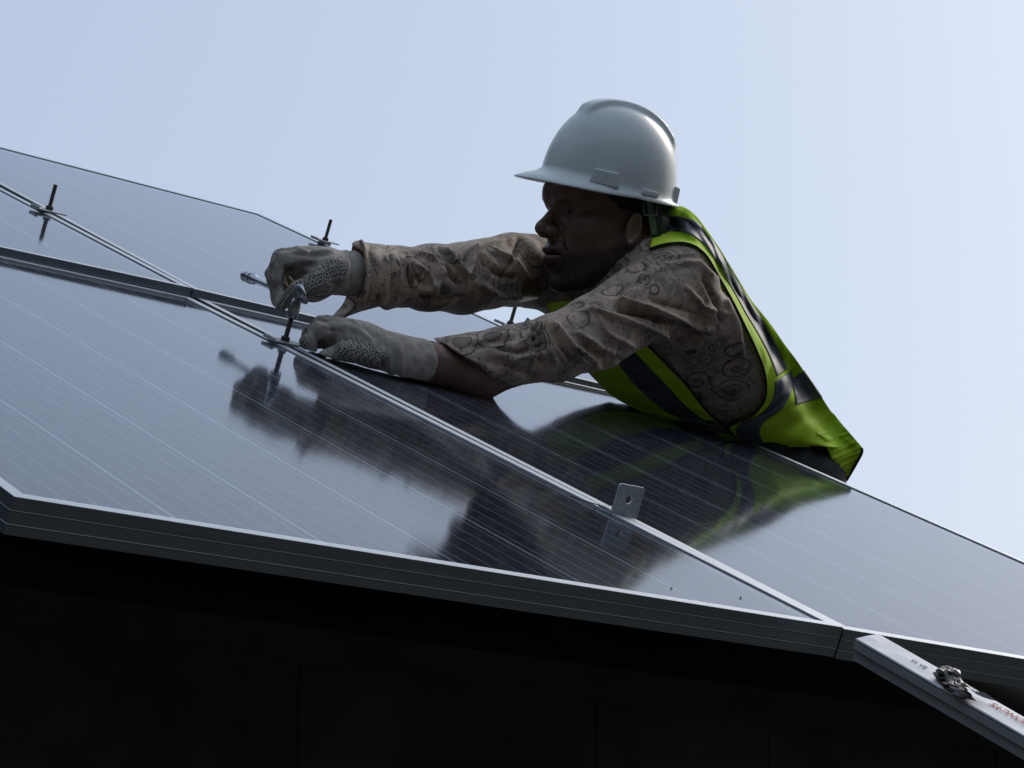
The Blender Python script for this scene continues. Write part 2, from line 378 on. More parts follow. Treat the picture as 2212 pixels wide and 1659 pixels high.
# woods added out of view behind the camera to put the near side in shade
def shade_woods():
    cs, rs = [], []
    tv, tf = [], []
    for i in range(40):
        a = math.radians(122 + 270 * (i + rng.uniform(-.3, .3)) / 40)
        dist = rng.uniform(13, 18); hgt = rng.uniform(8, 12)
        bx, by = dist * math.cos(a) + .5, dist * math.sin(a) - 1.0
        v, f = tube([(bx, by, -.2), (bx + rng.uniform(-.3, .3), by, hgt * .4), (bx, by, hgt * .8)], [.28, .2, .08], 7)
        tv2, tf2 = join((tv, tf), (v, f)); tv, tf = tv2, tf2
        nl = 8000
        th = rng.uniform(0, 2 * math.pi, nl); ph = np.arccos(rng.uniform(-1, 1, nl)); rr = rng.uniform(.35, 1, nl) ** .5
        lump = 1 + .25 * np.sin(3 * th + i) * np.cos(4 * ph)
        R = np.array([2.9, 2.9, hgt * .5])
        c = np.stack([np.sin(ph) * np.cos(th), np.sin(ph) * np.sin(th), np.cos(ph)], 1) * rr[:, None] * lump[:, None] * R + np.array([bx, by, hgt * .55])
        c = c[c[:, 2] > .1]
        cs.append(c)
    c = np.concatenate(cs); n = len(c)
    a = rng.normal(size=(n, 3)); a /= np.linalg.norm(a, axis=1)[:, None]; b_ = np.cross(a, rng.normal(size=(n, 3))); b_ /= np.linalg.norm(b_, axis=1)[:, None]
    s = rng.uniform(.12, .24, n)[:, None]
    v = np.stack([c - a * s, c + b_ * s * .5, c + a * s, c - b_ * s * .5], 1).reshape(-1, 3)
    f = np.arange(4 * n).reshape(-1, 4)
    me = mesh('shade_woodland', v, f, M['leaf'])
    o = obj('shade_woodland', me); tag(o, kind='stuff', label='unseen dark green trees added behind the camera to shade the near side', cat='shade_woodland')
    t = obj('trunks', mesh('trunks', tv, tf, M['bark']), o); t['kind'] = 'stuff'
shade_woods()

# ------------------------------------------------------------------ solar panels
def rot(wv):
    th = np.linalg.norm(wv)
    if th < 1e-9: return np.eye(3)
    k = wv / th; K = np.array([[0, -k[2], k[1]], [k[2], 0, -k[0]], [-k[1], k[0], 0]])
    return np.eye(3) + math.sin(th) * K + (1 - math.cos(th)) * K @ K
PROF = [(0, -.0004), (.0004, 0), (.0146, 0), (.015, -.0004), (.015, -.0016), (.0022, -.0016), (.0022, -.0335), (.025, -.0335), (.025, -.035), (.0004, -.035), (0, -.0346),
        (0, -.0262), (-.0004, -.0257), (-.0004, -.0252), (0, -.0247), (0, -.0137), (-.0003, -.0132), (-.0003, -.0127), (0, -.0123)]
def rail_mesh(length):
    n = len(PROF); vs = [(a, a, z) for a, z in PROF] + [(length - a, a, z) for a, z in PROF]   # x along, y inwards, mitred
    fs = [(i, (i + 1) % n, n + (i + 1) % n, n + i)[::-1] for i in range(n)]
    return mesh('frame_rail', vs, fs, M['alu_shade_side'], mats=[M['alu'], M['alu_shade_side']], mi=[0 if i in (0, 1, 2, 3) else 1 for i in range(n)])
RL, RW_ = rail_mesh(W), rail_mesh(L)
CP = .1588
def cell_mesh():
    s, c, e = .0771, .0012, .0790
    v = [(-s + c, -e, 0), (s - c, -e, 0), (s, -e + c, 0), (s, e - c, 0), (s - c, e, 0), (-s + c, e, 0), (-s, e - c, 0), (-s, -e + c, 0)]
    v2 = [(a, b, -.00004) for a, b, _ in v]
    f = [tuple(range(8)), tuple(range(8, 16))[::-1]] + [(i, i + 8, (i + 1) % 8 + 8, (i + 1) % 8) for i in range(8)]
    return mesh('cell', v + v2, f, M['cell'])
CM = cell_mesh()
v_, f_ = boxvf(-.0008, .0008, .02, L - .02, -.00005, .00005); BB = mesh('busbar', v_, f_, M['busbar'])
v_, f_ = boxvf(.003, W - .003, .003, L - .003, -.0065, -.00526); BS = mesh('backsheet', v_, f_, M['backsheet'])
def glass_mesh():
    nx, ny = 13, 21
    vs = [(.003 + (W - .006) * i / (nx - 1), .003 + (L - .006) * j / (ny - 1), -.0018 + .00008 * noise.noise(Vector((i * .7, j * .7, 1)))) for j in range(ny) for i in range(nx)]
    fs = [(j * nx + i, j * nx + i + 1, (j + 1) * nx + i + 1, (j + 1) * nx + i) for j in range(ny - 1) for i in range(nx - 1)]
    return mesh('glass', vs, fs, M['glass'], True)
GM = glass_mesh()
def base_panel():
    r = D.objects.new('solar_panel', None); r.empty_display_size = .1; link(r)
    obj('frame_rail', RL, r)
    obj('frame_rail', RW_, r, Matrix.Translation((W, 0, 0)) @ Matrix.Rotation(math.pi / 2, 4, 'Z'))
    obj('frame_rail', RL, r, Matrix.Translation((W, L, 0)) @ Matrix.Rotation(math.pi, 4, 'Z'))
    obj('frame_rail', RW_, r, Matrix.Translation((0, L, 0)) @ Matrix.Rotation(-math.pi / 2, 4, 'Z'))
    obj('backsheet', BS, r); obj('glass', GM, r)
    mx, my = (W - 6 * CP) / 2 + CP / 2, (L - 10 * CP) / 2 + CP / 2
    for i in range(6):
        for j in range(10):
            obj('cell', CM, r, Matrix.Translation((mx + i * CP, my + j * CP, -.0052)))
        for q in range(5):
            obj('busbar', BB, r, Matrix.Translation((mx + i * CP + (q - 2) * CP / 5, 0, -.0050)))
    return r
def copy_tree(o, parent=None):
    c = o.copy(); COL.objects.link(c)
    if parent is not None: c.parent = parent
    for ch in list(o.children): copy_tree(ch, c)
    return c
P0 = base_panel()
def place(o, nom, x):
    R = rot(np.array(x[:3], float)); tr = np.array(nom, float) + np.array(x[3:], float)
    m = np.eye(4); B = np.stack([U_, V_, N_], 1); m[:3, :3] = B @ R; m[:3, 3] = field(*tr)
    o.matrix_world = Matrix(m.tolist())
place(P0, (0, 0, 0), (0,) * 6)
P1 = copy_tree(P0); place(P1, (W + .006, 0, -.001), (.0018, .0056, -.0070, -.004, -.0010, -.0004))
P2 = copy_tree(P0); place(P2, (W + .006, L + .012, .02), (.0160, .0106, -.0025, .0005, -.0085, -.0055))
P3 = copy_tree(P0); place(P3, (0, L + .012, .02), (.0103, -.0058, -.0025, .0002, -.0085, -.0105))
G = 'solar panels laid out on the roof'
tag(P0, 'near left solar panel with its long dark front edge facing the viewer', 'solar panel', G)
tag(P1, 'solar panel the worker leans across, right of the near seam above the white rail', 'solar panel', G)
tag(P2, 'far solar panel reaching up to the top edge against the sky behind the gloved hands', 'solar panel', G)
tag(P3, 'solar panel at the left border of the photo behind the stepped cross seam', 'solar panel', G)

# ------------------------------------------------------------------ clamp bolts
def clamp_bolt(u, v, h, length, label, top=True, yaw=0.0):
    r = empty('clamp_bolt', field_mat((u, v, h)) @ Matrix.Rotation(yaw, 4, 'Z'))
    tag(r, label, 'bolt', 'threaded clamp bolts along the panel seams')
    prof = [(.0001, -.03)]
    z = -.03
    while z < length:
        prof += [(.0036, z), (.0042, z + .0009)]; z += .0018
    prof += [(.0034, length), (.0001, length + .0004)]
    vs, fs = lathe(prof, 12); obj('rod', mesh('rod', vs, fs, M['steel_dark'], False), r)
    vs, fs = lathe([(.0045, .0025), (.0072, .0028), (.0078, .0038), (.0078, .0085), (.0072, .0095), (.0045, .0095)], 6); obj('nut', mesh('nut', vs, fs, M['steel_dark']), r)
    vs, fs = lathe([(.0045, .0006), (.0095, .0006), (.0095, .0024), (.0045, .0024)], 18); obj('washer', mesh('washer', vs, fs, M['steel_dark']), r)
    a = bevelled_box(-.029, .029, -.018, .018, .0003, .0028, .0005)
    b_ = bevelled_box(-.029, -.0265, -.018, .018, .0026, .0058, .0005)
    c = bevelled_box(-.007, .007, -.018, .018, -.012, .0002, .0005)
    vs, fs = join(a, b_, c); obj('clamp_plate', mesh('clamp_plate', vs, fs, M['galv']), r)
    return r
clamp_bolt(1.000, 1.332, .0015, .052, 'threaded bolt being tightened between the two gloved hands')
clamp_bolt(.996, 2.265, .0235, .050, 'threaded bolt standing alone on the far left seam')
clamp_bolt(1.990, 2.965, .0300, .052, 'threaded bolt at the far panel edge behind the upper glove')
clamp_bolt(1.992, 2.175, .0175, .052, 'threaded bolt against the sky in the gap between the two arms')

# bracket with a hole, standing in the near seam
br = empty('clamp_bracket', field_mat((.997, .425, 0)))
tag(br, 'upright grey metal bracket with one round hole standing in the near seam', 'bracket')
def plate_hole(w2, h, th, hz, hr, n=32):
    vs, fs = [], []
    for y in (-th / 2, th / 2):
        for i in range(n):
            a = 2 * math.pi * i / n; c, s = math.cos(a), math.sin(a)
            vs.append((hr * c, y, hz + hr * s))
        for i in range(n):
            a = 2 * math.pi * i / n; c, s = math.cos(a), math.sin(a)
            up, dn = h - hz, hz + .012
            k = min(w2 / max(abs(c), 1e-6), (up if s > 0 else dn) / max(abs(s), 1e-6))
            vs.append((k * c, y, hz + k * s))
    for i in range(n):
        j = (i + 1) % n
        fs += [(i, j, n + j, n + i), (2 * n + j, 2 * n + i, 3 * n + i, 3 * n + j), (j, i, 2 * n + i, 2 * n + j), (n + i, n + j, 3 * n + j, 3 * n + i)]
    return vs, fs
vs, fs = plate_hole(.0200, .0385, .0035, .0205, .0055, 48)
obj('upright_plate', mesh('upright_plate', vs, fs, M['galv']), br)
vs, fs = bevelled_box(-.0200, .0200, .0020, .030, .0006, .0032, .0004)
obj('foot_plate', mesh('foot_plate', vs, fs, M['galv']), br)

vs, fs = tube([(-.015, .004, .002), (-.026, .010, .0045), (-.036, .030, .003), (-.040, .060, .001)], .0007, 6)
obj('wire', mesh('wire', vs, fs, M['steel_dark']), br)
# bits of dry leaf lying on the glass
def leaf_bit(u, v, size, ang, label):
    n = 9; vs = []
    for i in range(n):
        a = 2 * math.pi * i / n; r = size * (1 + .35 * math.sin(3 * a + ang * 5)) * (1 if i % 2 else .7)
        vs += [(r * math.cos(a), r * .5 * math.sin(a), .0004 + .0012 * math.sin(a * 2 + ang)), (r * math.cos(a), r * .5 * math.sin(a), .0001)]
    fs = [tuple(range(0, 2 * n, 2)), tuple(range(1, 2 * n, 2))[::-1]] + [(2 * i, 2 * i + 1, (2 * i + 3) % (2 * n), (2 * i + 2) % (2 * n)) for i in range(n)]
    o = obj('leaf_bit', mesh('leaf_bit', vs, fs, M['bark'])); o.matrix_world = field_mat((u, v, -.0012)) @ Matrix.Rotation(ang, 4, 'Z'); tag(o, label, 'leaf bit', 'dry bits lying on the near panel')
leaf_bit(0.794, 0.062, .0018, 0.3, 'tiny dark dry leaf bit on the near panel close to its front edge')
leaf_bit(0.899, 0.069, .0020, 1.1, 'thin dry leaf bit on the near panel close to its lower right corner')
# support rails below the panels
for n_, (vv, uu, txt) in enumerate([(.425, 1, 'support rail under the near row below the bracket'), (1.332, 1, 'support rail under the near row below the hands'), (2.22, 1, 'support rail under the far row'), (2.965, 1, 'support rail under the last row edge')]):
    hh = -.037 if vv < 1.6 else -.030
    a, b_ = boxvf(-.05, TWO + .015, -.02, .02, -.032, 0)
    o = obj('support_rail', mesh('support_rail', a, b_, M['rail_alu']), None); o.matrix_world = field_mat((0, vv, hh))
    tag(o, 'hidden aluminium ' + txt, 'rail', 'support rails under the panels')

# ------------------------------------------------------------------ leaning rail with white film
Dr = np.array([.658, -.365, .658]); Dr /= np.linalg.norm(Dr)
Wr = np.array([.66, .09, -.745]); Wr -= Wr @ Dr * Dr; Wr /= np.linalg.norm(Wr)
Nr = np.cross(Dr, Wr); Nr = Nr if Nr[1] > 0 else -Nr
RO = C(1848.5, 1379, 2.655)
def rail_mat(a=0, b_=0, c=0):
    m = np.eye(4); m[:3, 0] = RC @ Dr; m[:3, 1] = RC @ Wr; m[:3, 2] = RC @ Nr
    m[:3, 3] = Wd(RO + Dr * a + Wr * b_ + Nr * c); return Matrix(m.tolist())
rail = empty('mounting_rail', rail_mat()); tag(rail, 'aluminium rail in white printed film leaning against the lower panel corner', 'rail')
rw, rl = .037, 4.0
prof = [(0, 0), (rw, 0), (rw, -.026), (.005, -.026), (.005, -.0145), (.001, -.013), (.0, -.012), (.0, -.0045), (.0012, -.0040), (.0012, -.0030), (0, -.0025)]
n = len(prof); vs = [(0, y, z) for y, z in prof] + [(rl, y, z) for y, z in prof]
fs = [(i, (i + 1) % n, n + (i + 1) % n, n + i) for i in range(n)] + [tuple(range(n))[::-1], tuple(range(n, 2 * n))]
obj('channel', mesh('channel', vs, fs, M['rail_alu']), rail)
nn = 60; vs = []
for i in range(nn + 1):
    x = rl * (i / nn) ** 1.6
    for y, z in ((-.0008, -.0008), (.0, .0006), (rw * .5, .0011 + .0006 * math.sin(i * 1.7)), (rw, .0007), (rw + .0006, -.004)):
        vs.append((x + (.001 if i == 0 else 0), y, z))
fs = [(i * 5 + k, (i + 1) * 5 + k, (i + 1) * 5 + k + 1, i * 5 + k + 1) for i in range(nn) for k in range(4)]
film = obj('film', mesh('film', vs, fs, M['film'], False), rail)
def text(s, size, x, y, m, flip=True, shear=.2, name='lettering'):
    cu = D.curves.new('tmp_text', 'FONT'); cu.body = s; cu.size = size; cu.extrude = .0001; cu.shear = shear; cu.align_x = 'CENTER'; cu.align_y = 'CENTER'; cu.offset = size * .012
    ob = D.objects.new('tmp_text', cu); COL.objects.link(ob)
    bpy.context.view_layer.update()
    me = D.meshes.new_from_object(ob.evaluated_get(bpy.context.evaluated_depsgraph_get())); me.materials.clear(); me.materials.append(m); me.name = name
    D.objects.remove(ob)
    o = obj(name, me, rail)
    # the print lies on the film and stands on its head for the viewer
    o.matrix_local = Matrix.Translation((x, y, .0024)) @ Matrix.Rotation(math.pi if flip else 0, 4, 'Z')
    return o
text('SONCTS', .0125, .190, .024, M['red']); text('BA 33', .008, .072, .020, M['greyprint'], shear=0)
sw = [(0, 0), (.012, .006), (.026, .004), (.034, -.002), (.024, -.001), (.012, .001)]
vs = [(x, y, 0) for x, y in sw]; o = obj('red_swoosh', mesh('red_swoosh', vs, [tuple(range(6))[::-1]], M['red']), rail, Matrix.Translation((.220, .016, .0028)))
o = obj('red_swoosh', mesh('red_swoosh', [(x * .8, -y * .8, 0) for x, y in sw], [tuple(range(6))], M['red']), rail, Matrix.Translation((.246, .028, .0028)))

# crumpled tape round the rail
def crumple():
    vs, fs = [], []
    def blob(c, r, seed, nu=16, nv=9):
        o = len(vs)
        for j in range(nv + 1):
            for i in range(nu):
                th = 2 * math.pi * i / nu; ph = math.pi * j / nv
                d = Vector((math.sin(ph) * math.cos(th), math.sin(ph) * math.sin(th), math.cos(ph)))
                k = 1 + .7 * noise.noise(d * 1.7 + Vector((seed, 0, 0))) + .35 * abs(noise.noise(d * 3.1 + Vector((0, seed, 0))))
                vs.append((c[0] + d.x * r[0] * k, c[1] + d.y * r[1] * k, c[2] + d.z * r[2] * k))
        for j in range(nv):
            for i in range(nu):
                i2 = (i + 1) % nu; fs.append((o + j * nu + i, o + (j + 1) * nu + i, o + (j + 1) * nu + i2, o + j * nu + i2))
    blob((0, .012, .004), (.014, .013, .006), 3.1); blob((.016, .004, .003), (.011, .012, .0045), 8.7); blob((.028, -.004, .001), (.014, .007, .004), 5.2)
    o = len(vs); pts = []
    for i in range(14):                                         # torn tail along the rail
        t_ = i / 13
        for k in range(5):
            q = k / 4 - .5
            pts.append((.028 + .036 * t_, .002 + q * .022 * (1 - t_) + .006 * t_, .004 + .005 * math.sin(t_ * 5 + k) * (1 - t_) + .003))
    vs.extend(pts)
    for i in range(13):
        for k in range(4): fs.append((o + i * 5 + k, o + (i + 1) * 5 + k, o + (i + 1) * 5 + k + 1, o + i * 5 + k + 1))
    return vs, fs
vs, fs = crumple()
tp = obj('crumpled_tape', mesh('crumpled_tape', vs, fs, M['foil'])); tp.matrix_world = rail_mat(.110, .006, .004)
tag(tp, 'crumpled dark tape stuck across the white rail', 'tape')

# ------------------------------------------------------------------ signed distance modelling
def smin(a, b, k):
    h = np.clip(.5 + .5 * (b - a) / k, 0, 1)
    return b + (a - b) * h - k * h * (1 - h)
def smax(a, b, k): return -smin(-a, -b, k)
def rc(a, b_, ra, rb):
    a = np.array(a, float); b_ = np.array(b_, float); ab = b_ - a; l2 = ab @ ab
    def f(p):
        t = np.clip((p - a) @ ab / l2, 0, 1)
        return np.linalg.norm(p - a - t[:, None] * ab, axis=1) - (ra + (rb - ra) * t)
    f.lo = np.minimum(a - ra, b_ - rb); f.hi = np.maximum(a + ra, b_ + rb)
    return f
def ell(c, ax, r):
    c = np.array(c, float); ax = np.array(ax, float); a0 = ax[0] / np.linalg.norm(ax[0]); a1 = ax[1] - ax[1] @ a0 * a0; a1 /= np.linalg.norm(a1); ax = np.stack([a0, a1, np.cross(a0, a1)]); r = np.array(r, float); R = r.max()
    def f(p):
        q = (p - c) @ ax.T; k0 = np.linalg.norm(q / r, axis=1); k1 = np.linalg.norm(q / (r * r), axis=1) + 1e-9
        return k0 * (k0 - 1) / k1
    f.lo = c - R; f.hi = c + R
    return f
def union(prims, k):
    def f(p):
        d = prims[0][0](p) if isinstance(prims[0], tuple) else prims[0](p)
        for q in prims[1:]:
            kk = k
            if isinstance(q, tuple): q, kk = q
            d = smin(d, q(p), kk)
        return d
    ps = [q[0] if isinstance(q, tuple) else q for q in prims]
    f.lo = np.min([q.lo for q in ps], 0); f.hi = np.max([q.hi for q in ps], 0)
    return f
def nets(f, lo, hi, h, coarse=4):
    """naive surface nets on a narrow band; returns vertices and quads in camera axes"""
    lo = np.array(lo, float); n = np.ceil((np.array(hi) - lo) / (h * coarse)).astype(int) + 1
    N3 = n * coarse + 1
    cg = [lo[i] + h * coarse * (np.arange(n[i]) + .5) for i in range(3)]
    X, Y, Z = np.meshgrid(*cg, indexing='ij'); P = np.stack([X.ravel(), Y.ravel(), Z.ravel()], 1)
    d = f(P).reshape(n)
    near = np.abs(d) < h * coarse * 1.35
    val = np.repeat(np.repeat(np.repeat(np.sign(d).astype(np.float32), coarse, 0), coarse, 1), coarse, 2)
    val = np.pad(val, ((0, 1),) * 3, mode='edge') * (h * 4)
    m = np.repeat(np.repeat(np.repeat(near, coarse, 0), coarse, 1), coarse, 2); m = np.pad(m, ((0, 1),) * 3, mode='edge')
    m2 = m.copy()
    for ax in range(3):
        sh = np.roll(m2, 1, ax); m2 = m2 | sh
    idx = np.argwhere(m2)
    out = np.empty(len(idx), np.float32)
    for s in range(0, len(idx), 400000):
        out[s:s + 400000] = f(lo + h * idx[s:s + 400000])
    val[m2] = out
    ins = val < 0
    cs = np.zeros(np.array(ins.shape) - 1, np.int8)
    cor = [(i, j, k) for i in (0, 1) for j in (0, 1) for k in (0, 1)]
    sx, sy, sz = cs.shape
    for i, j, k in cor: cs += ins[i:i + sx, j:j + sy, k:k + sz]
    act = np.argwhere((cs > 0) & (cs < 8))
    vid = -np.ones(cs.shape, np.int64); vid[act[:, 0], act[:, 1], act[:, 2]] = np.arange(len(act))
    acc = np.zeros((len(act), 3)); cnt = np.zeros(len(act))
    cv_ = {c: val[act[:, 0] + c[0], act[:, 1] + c[1], act[:, 2] + c[2]] for c in cor}
    for a in cor:
        for ax in range(3):
            if a[ax]: continue
            b_ = list(a); b_[ax] = 1; b_ = tuple(b_)
            va, vb = cv_[a], cv_[b_]; mk = (va < 0) != (vb < 0)
            t = va / np.where(mk, va - vb, 1)
            pt = np.tile(np.array(a, float), (len(act), 1)); pt[:, ax] += t
            acc[mk] += pt[mk]; cnt[mk] += 1
    V = lo + h * (act + acc / cnt[:, None])
    Q = []
    for ax in range(3):
        sl0 = [slice(None)] * 3; sl1 = [slice(None)] * 3; sl0[ax] = slice(0, -1); sl1[ax] = slice(1, None)
        a = ins[tuple(sl0)]; b_ = ins[tuple(sl1)]
        e = np.argwhere(a != b_)
        o1, o2 = [(1, 2), (2, 0), (0, 1)][ax]
        ok = (e[:, o1] > 0) & (e[:, o2] > 0) & (e[:, o1] < cs.shape[o1]) & (e[:, o2] < cs.shape[o2]); e = e[ok]
        d1 = np.zeros(3, int); d1[o1] = 1; d2 = np.zeros(3, int); d2[o2] = 1
        g = lambda q: vid[q[:, 0], q[:, 1], q[:, 2]]
        q = np.stack([g(e), g(e - d1), g(e - d1 - d2), g(e - d2)], 1)
        flip = ~a[e[:, 0], e[:, 1], e[:, 2]]
        q[flip] = q[flip][:, ::-1]
        Q.append(q)
    Q = np.concatenate(Q); Q = Q[(Q >= 0).all(1)]
    return V, Q
def normals(V, Q):
    a = V[Q[:, 2]] - V[Q[:, 0]]; b_ = V[Q[:, 3]] - V[Q[:, 1]]; n = np.cross(a, b_)
    vn = np.zeros_like(V)
    for k in range(Q.shape[1]): np.add.at(vn, Q[:, k], n)
    return vn / (np.linalg.norm(vn, axis=1)[:, None] + 1e-12)
def smooth(V, Q, it=2, lam=.5):
    e = np.concatenate([Q[:, [0, 1]], Q[:, [1, 2]], Q[:, [2, 3]], Q[:, [3, 0]]])
    for _ in range(it):
        s = np.zeros_like(V); c = np.zeros(len(V))
        for k in range(3):
            s[:, k] = np.bincount(e[:, 0], V[e[:, 1], k], len(V)) + np.bincount(e[:, 1], V[e[:, 0], k], len(V))
        c = np.bincount(e[:, 0], minlength=len(V)) + np.bincount(e[:, 1], minlength=len(V))
        V = V + lam * (s / np.maximum(c, 1)[:, None] - V)
    return V
def topx(V):
    d = -V[:, 2]
    return np.stack([V[:, 0] / d * FP + 1106, -V[:, 1] / d * FP + 829.5], 1)
def segdist(P, a, b_):
    a = np.array(a, float); b_ = np.array(b_, float); ab = b_ - a
    t = np.clip((P - a) @ ab / (ab @ ab), 0, 1)
    return np.linalg.norm(P - a - t[:, None] * ab, axis=1)
def sculpt(V, Q, strokes, dmax=None):
    """raise (+) or press (-) folds along polylines of the side that is seen"""
    n = normals(V, Q); vd = -V / np.linalg.norm(V, axis=1)[:, None]
    face = np.clip((n * vd).sum(1) * 2.5 + .5, 0, 1)
    P = topx(V); off = np.zeros(len(V))
    for pts, wd, amp in strokes:
        d = np.min([segdist(P, pts[i], pts[i + 1]) for i in range(len(pts) - 1)], 0)
        # taper towards the ends
        e0 = np.linalg.norm(P - pts[0], axis=1); e1 = np.linalg.norm(P - pts[-1], axis=1)
        tp_ = np.clip(np.minimum(e0, e1) / (wd * 2.0) + .25, 0, 1)
        off += amp * np.exp(-(d / wd) ** 2) * tp_
    return V + n * (off * face)[:, None]
def inpoly(P, poly):
    x, y = P[:, 0], P[:, 1]; r = np.zeros(len(P), bool); n = len(poly)
    for i in range(n):
        x1, y1 = poly[i]; x2, y2 = poly[(i + 1) % n]
        c = ((y1 > y) != (y2 > y)) & (x < (x2 - x1) * (y - y1) / ((y2 - y1) or 1e-9) + x1); r ^= c
    return r
def nz3(V, sc_, seed=0):
    return np.array([noise.noise(Vector((v[0] * sc_ + seed, v[1] * sc_, v[2] * sc_))) for v in V])
PERSON = None
def wobj(name, V, Q, m, parent, mi=None, mats=None, smoothf=True):
    Vw = Wd(V); Vl = Vw - np.array(parent.matrix_world.translation) if parent is not None else Vw
    return obj(name, mesh(name, Vl, Q, m, smoothf, mi, mats), parent)

# ------------------------------------------------------------------ the worker: skeleton
def nrm(a): a = np.array(a, float); return a / np.linalg.norm(a)
LS, RS = C(1462, 608, 4.18), C(1222, 592, 4.40)
MS = (LS + RS) / 2
Lat = nrm(LS - RS); Sp = nrm((.63, -.665, -.40)); Sp = nrm(Sp - Sp @ Lat * Lat); Bck = nrm(np.cross(Lat, Sp))
if Bck[1] < 0: Bck = -Bck
TA = np.stack([Lat, Sp, Bck])
PEL = MS + Sp * .50 + Bck * .0 + np.array([-.02, -.01, 0])
down = RC.T @ np.array([0, 0, -1.0])
LE, LWr = C(1188, 757, 3.98), C(926, 783, 3.865)
RE, RWr = C(1000, 603, 4.16), C(790, 592, 3.945)
HC = C(1306, 500, 4.25)
HF = nrm((-.875, .055, .47)); HL = nrm(np.cross((0, 1, 0), HF)); HU = nrm(np.cross(HF, HL))
HA = np.stack([HF, HL, HU])
def hp(f, l, u): return HC + HF * f + HL * l + HU * u
torso = lambda g: [ell(MS + Sp * .13 + Bck * -.005, TA, np.array([.165, .20, .112]) + g), (ell(MS + Sp * .02, TA, np.array([.17, .075, .075]) + g), .05),
                   (ell(MS + Sp * .33, TA, np.array([.145, .20, .100]) + g), .06), (ell(PEL, TA, np.array([.145, .11, .095]) + g), .06)]
hipL, hipR = PEL + Lat * .09 + Sp * .03, PEL - Lat * .09 + Sp * .03
kneeL, kneeR = hipL + down * .40 - Bck * .05, hipR + down * .40 - Bck * .03
ankL, ankR = kneeL + down * .40 + nrm(U_ @ RC) * .05, kneeR + down * .40 + nrm(U_ @ RC) * .06
neckB = MS + Bck * .03 - Sp * .02
person = empty('person', Matrix.Translation(Vector(Wd((ankL + ankR) / 2 + down * .09))))
tag(person, 'worker in white hard hat and yellow green vest leaning over the panels with gloves on', 'person')

PA = C(1500, 705, 4.17); NA = nrm((-.10, -.80, .58))
def undercut(f, off=0.0):
    def g(p):
        d = f(p); q = (p - PA) @ NA + off
        m = (ucoord(p) > 1.50) & (np.linalg.norm(p - LE, axis=1) > .16)
        return np.where(m, smax(d, q, .05), d)
    g.lo, g.hi = f.lo, f.hi
    return g
def height(p): return (p - Oc) @ Nc
def ucoord(p): return (p - Oc) @ Uc
# body: one skin surface (torso, limbs) plus finer head meeting inside the collar
fb = union(torso(0) + [rc(LS, LE, .050, .040), rc(LE, C(1020, 806, 3.92), .040, .041), rc(C(1020, 806, 3.92), LWr, .041, .0265), rc(LWr, C(870, 775, 3.84), .0262, .0262),
                       rc(RS, RE, .050, .042), rc(RE, C(880, 600, 4.04), .042, .038), rc(C(880, 600, 4.04), RWr, .038, .0285), rc(RWr, C(745, 591, 3.915), .0275, .024),
                       rc(hipL, kneeL, .085, .058), rc(kneeL, ankL, .055, .04), rc(hipR, kneeR, .085, .058), rc(kneeR, ankR, .055, .04),
                       rc(ankL, ankL - Nc * 0 + nrm(-U_ @ RC) * .16 + down * .05, .04, .035), rc(ankR, ankR + nrm(-U_ @ RC) * .16 + down * .05, .04, .035),
                       rc(MS + Bck * .02, hp(-.03, 0, -.05), .062, .055)], .03)
fb_cut = undercut(union(torso(0), .05), .016)
limbs = fb
def fbody(p):
    d = limbs(p); q = fb_cut(p); t0 = union_torso0(p)
    return np.where((t0 < .03) & (q > t0 + 1e-4), np.maximum(d, np.minimum(q, .02)), d)
union_torso0 = union(torso(0), .05)
VB, QB = nets(fbody, fb.lo - .03, fb.hi + .03, .0055)
Ax = np.eye(3)
def H(f, l, u, r, ax=None):
    return ell(hp(f, l, u), HA if ax is None else ax, r)
def HR(a, b_, ra, rb): return rc(hp(*a), hp(*b_), ra, rb)
hb = [H(-.015, 0, .060, (.100, .078, .085)), (H(.028, 0, -.005, (.070, .064, .092)), .03)]
for s in (1, -1):
    hb += [(HR((-.012, s * .056, -.030), (.062, s * .022, -.086), .018, .020), .025), (H(.060, s * .040, -.002, (.028, .024, .024)), .02),
           (HR((.096, s * .012, .044), (.076, s * .050, .042), .0115, .009), .012), (H(.066, s * .022, .062, (.042, .036, .034)), .02)]
hb += [(H(.082, 0, -.093, (.020, .020, .017)), .015), (H(.072, 0, -.045, (.036, .036, .036)), .02),
       (HR((.090, 0, .036), (.1175, 0, .000), .0085, .0115), .010), (H(.121, 0, -.006, (.0125, .0125, .0105)), .008)]
for s in (1, -1):
    hb += [(H(.108, s * .0155, -.010, (.0125, .0085, .0095)), .006)]
hb += [(H(.101, 0, -.0385, (.0135, .024, .0072)), .006), (H(.0985, 0, -.0545, (.0135, .021, .0088)), .006),
       (rc(hp(-.03, 0, -.03), MS + Bck * .02 - Sp * .0, .060, .062), .035)]
fh0 = union(hb, .02)
eyeC = {s: hp(.0765, s * .0325, .0245) for s in (1, -1)}
ears = {}
for s in (1, -1):
    ea = nrm(HU * .97 - HF * .25); eo = nrm(HL * s * .8 - HF * .45); ew = nrm(np.cross(ea, eo)); eo = np.cross(ew, ea)
    ears[s] = (ell(hp(-.010, s * .079, -.002), np.stack([ea, eo, ew]), (.033, .0078, .0205)), ell(hp(-.004, s * .0875, .001), np.stack([ea, eo, ew]), (.0245, .0062, .0140)))
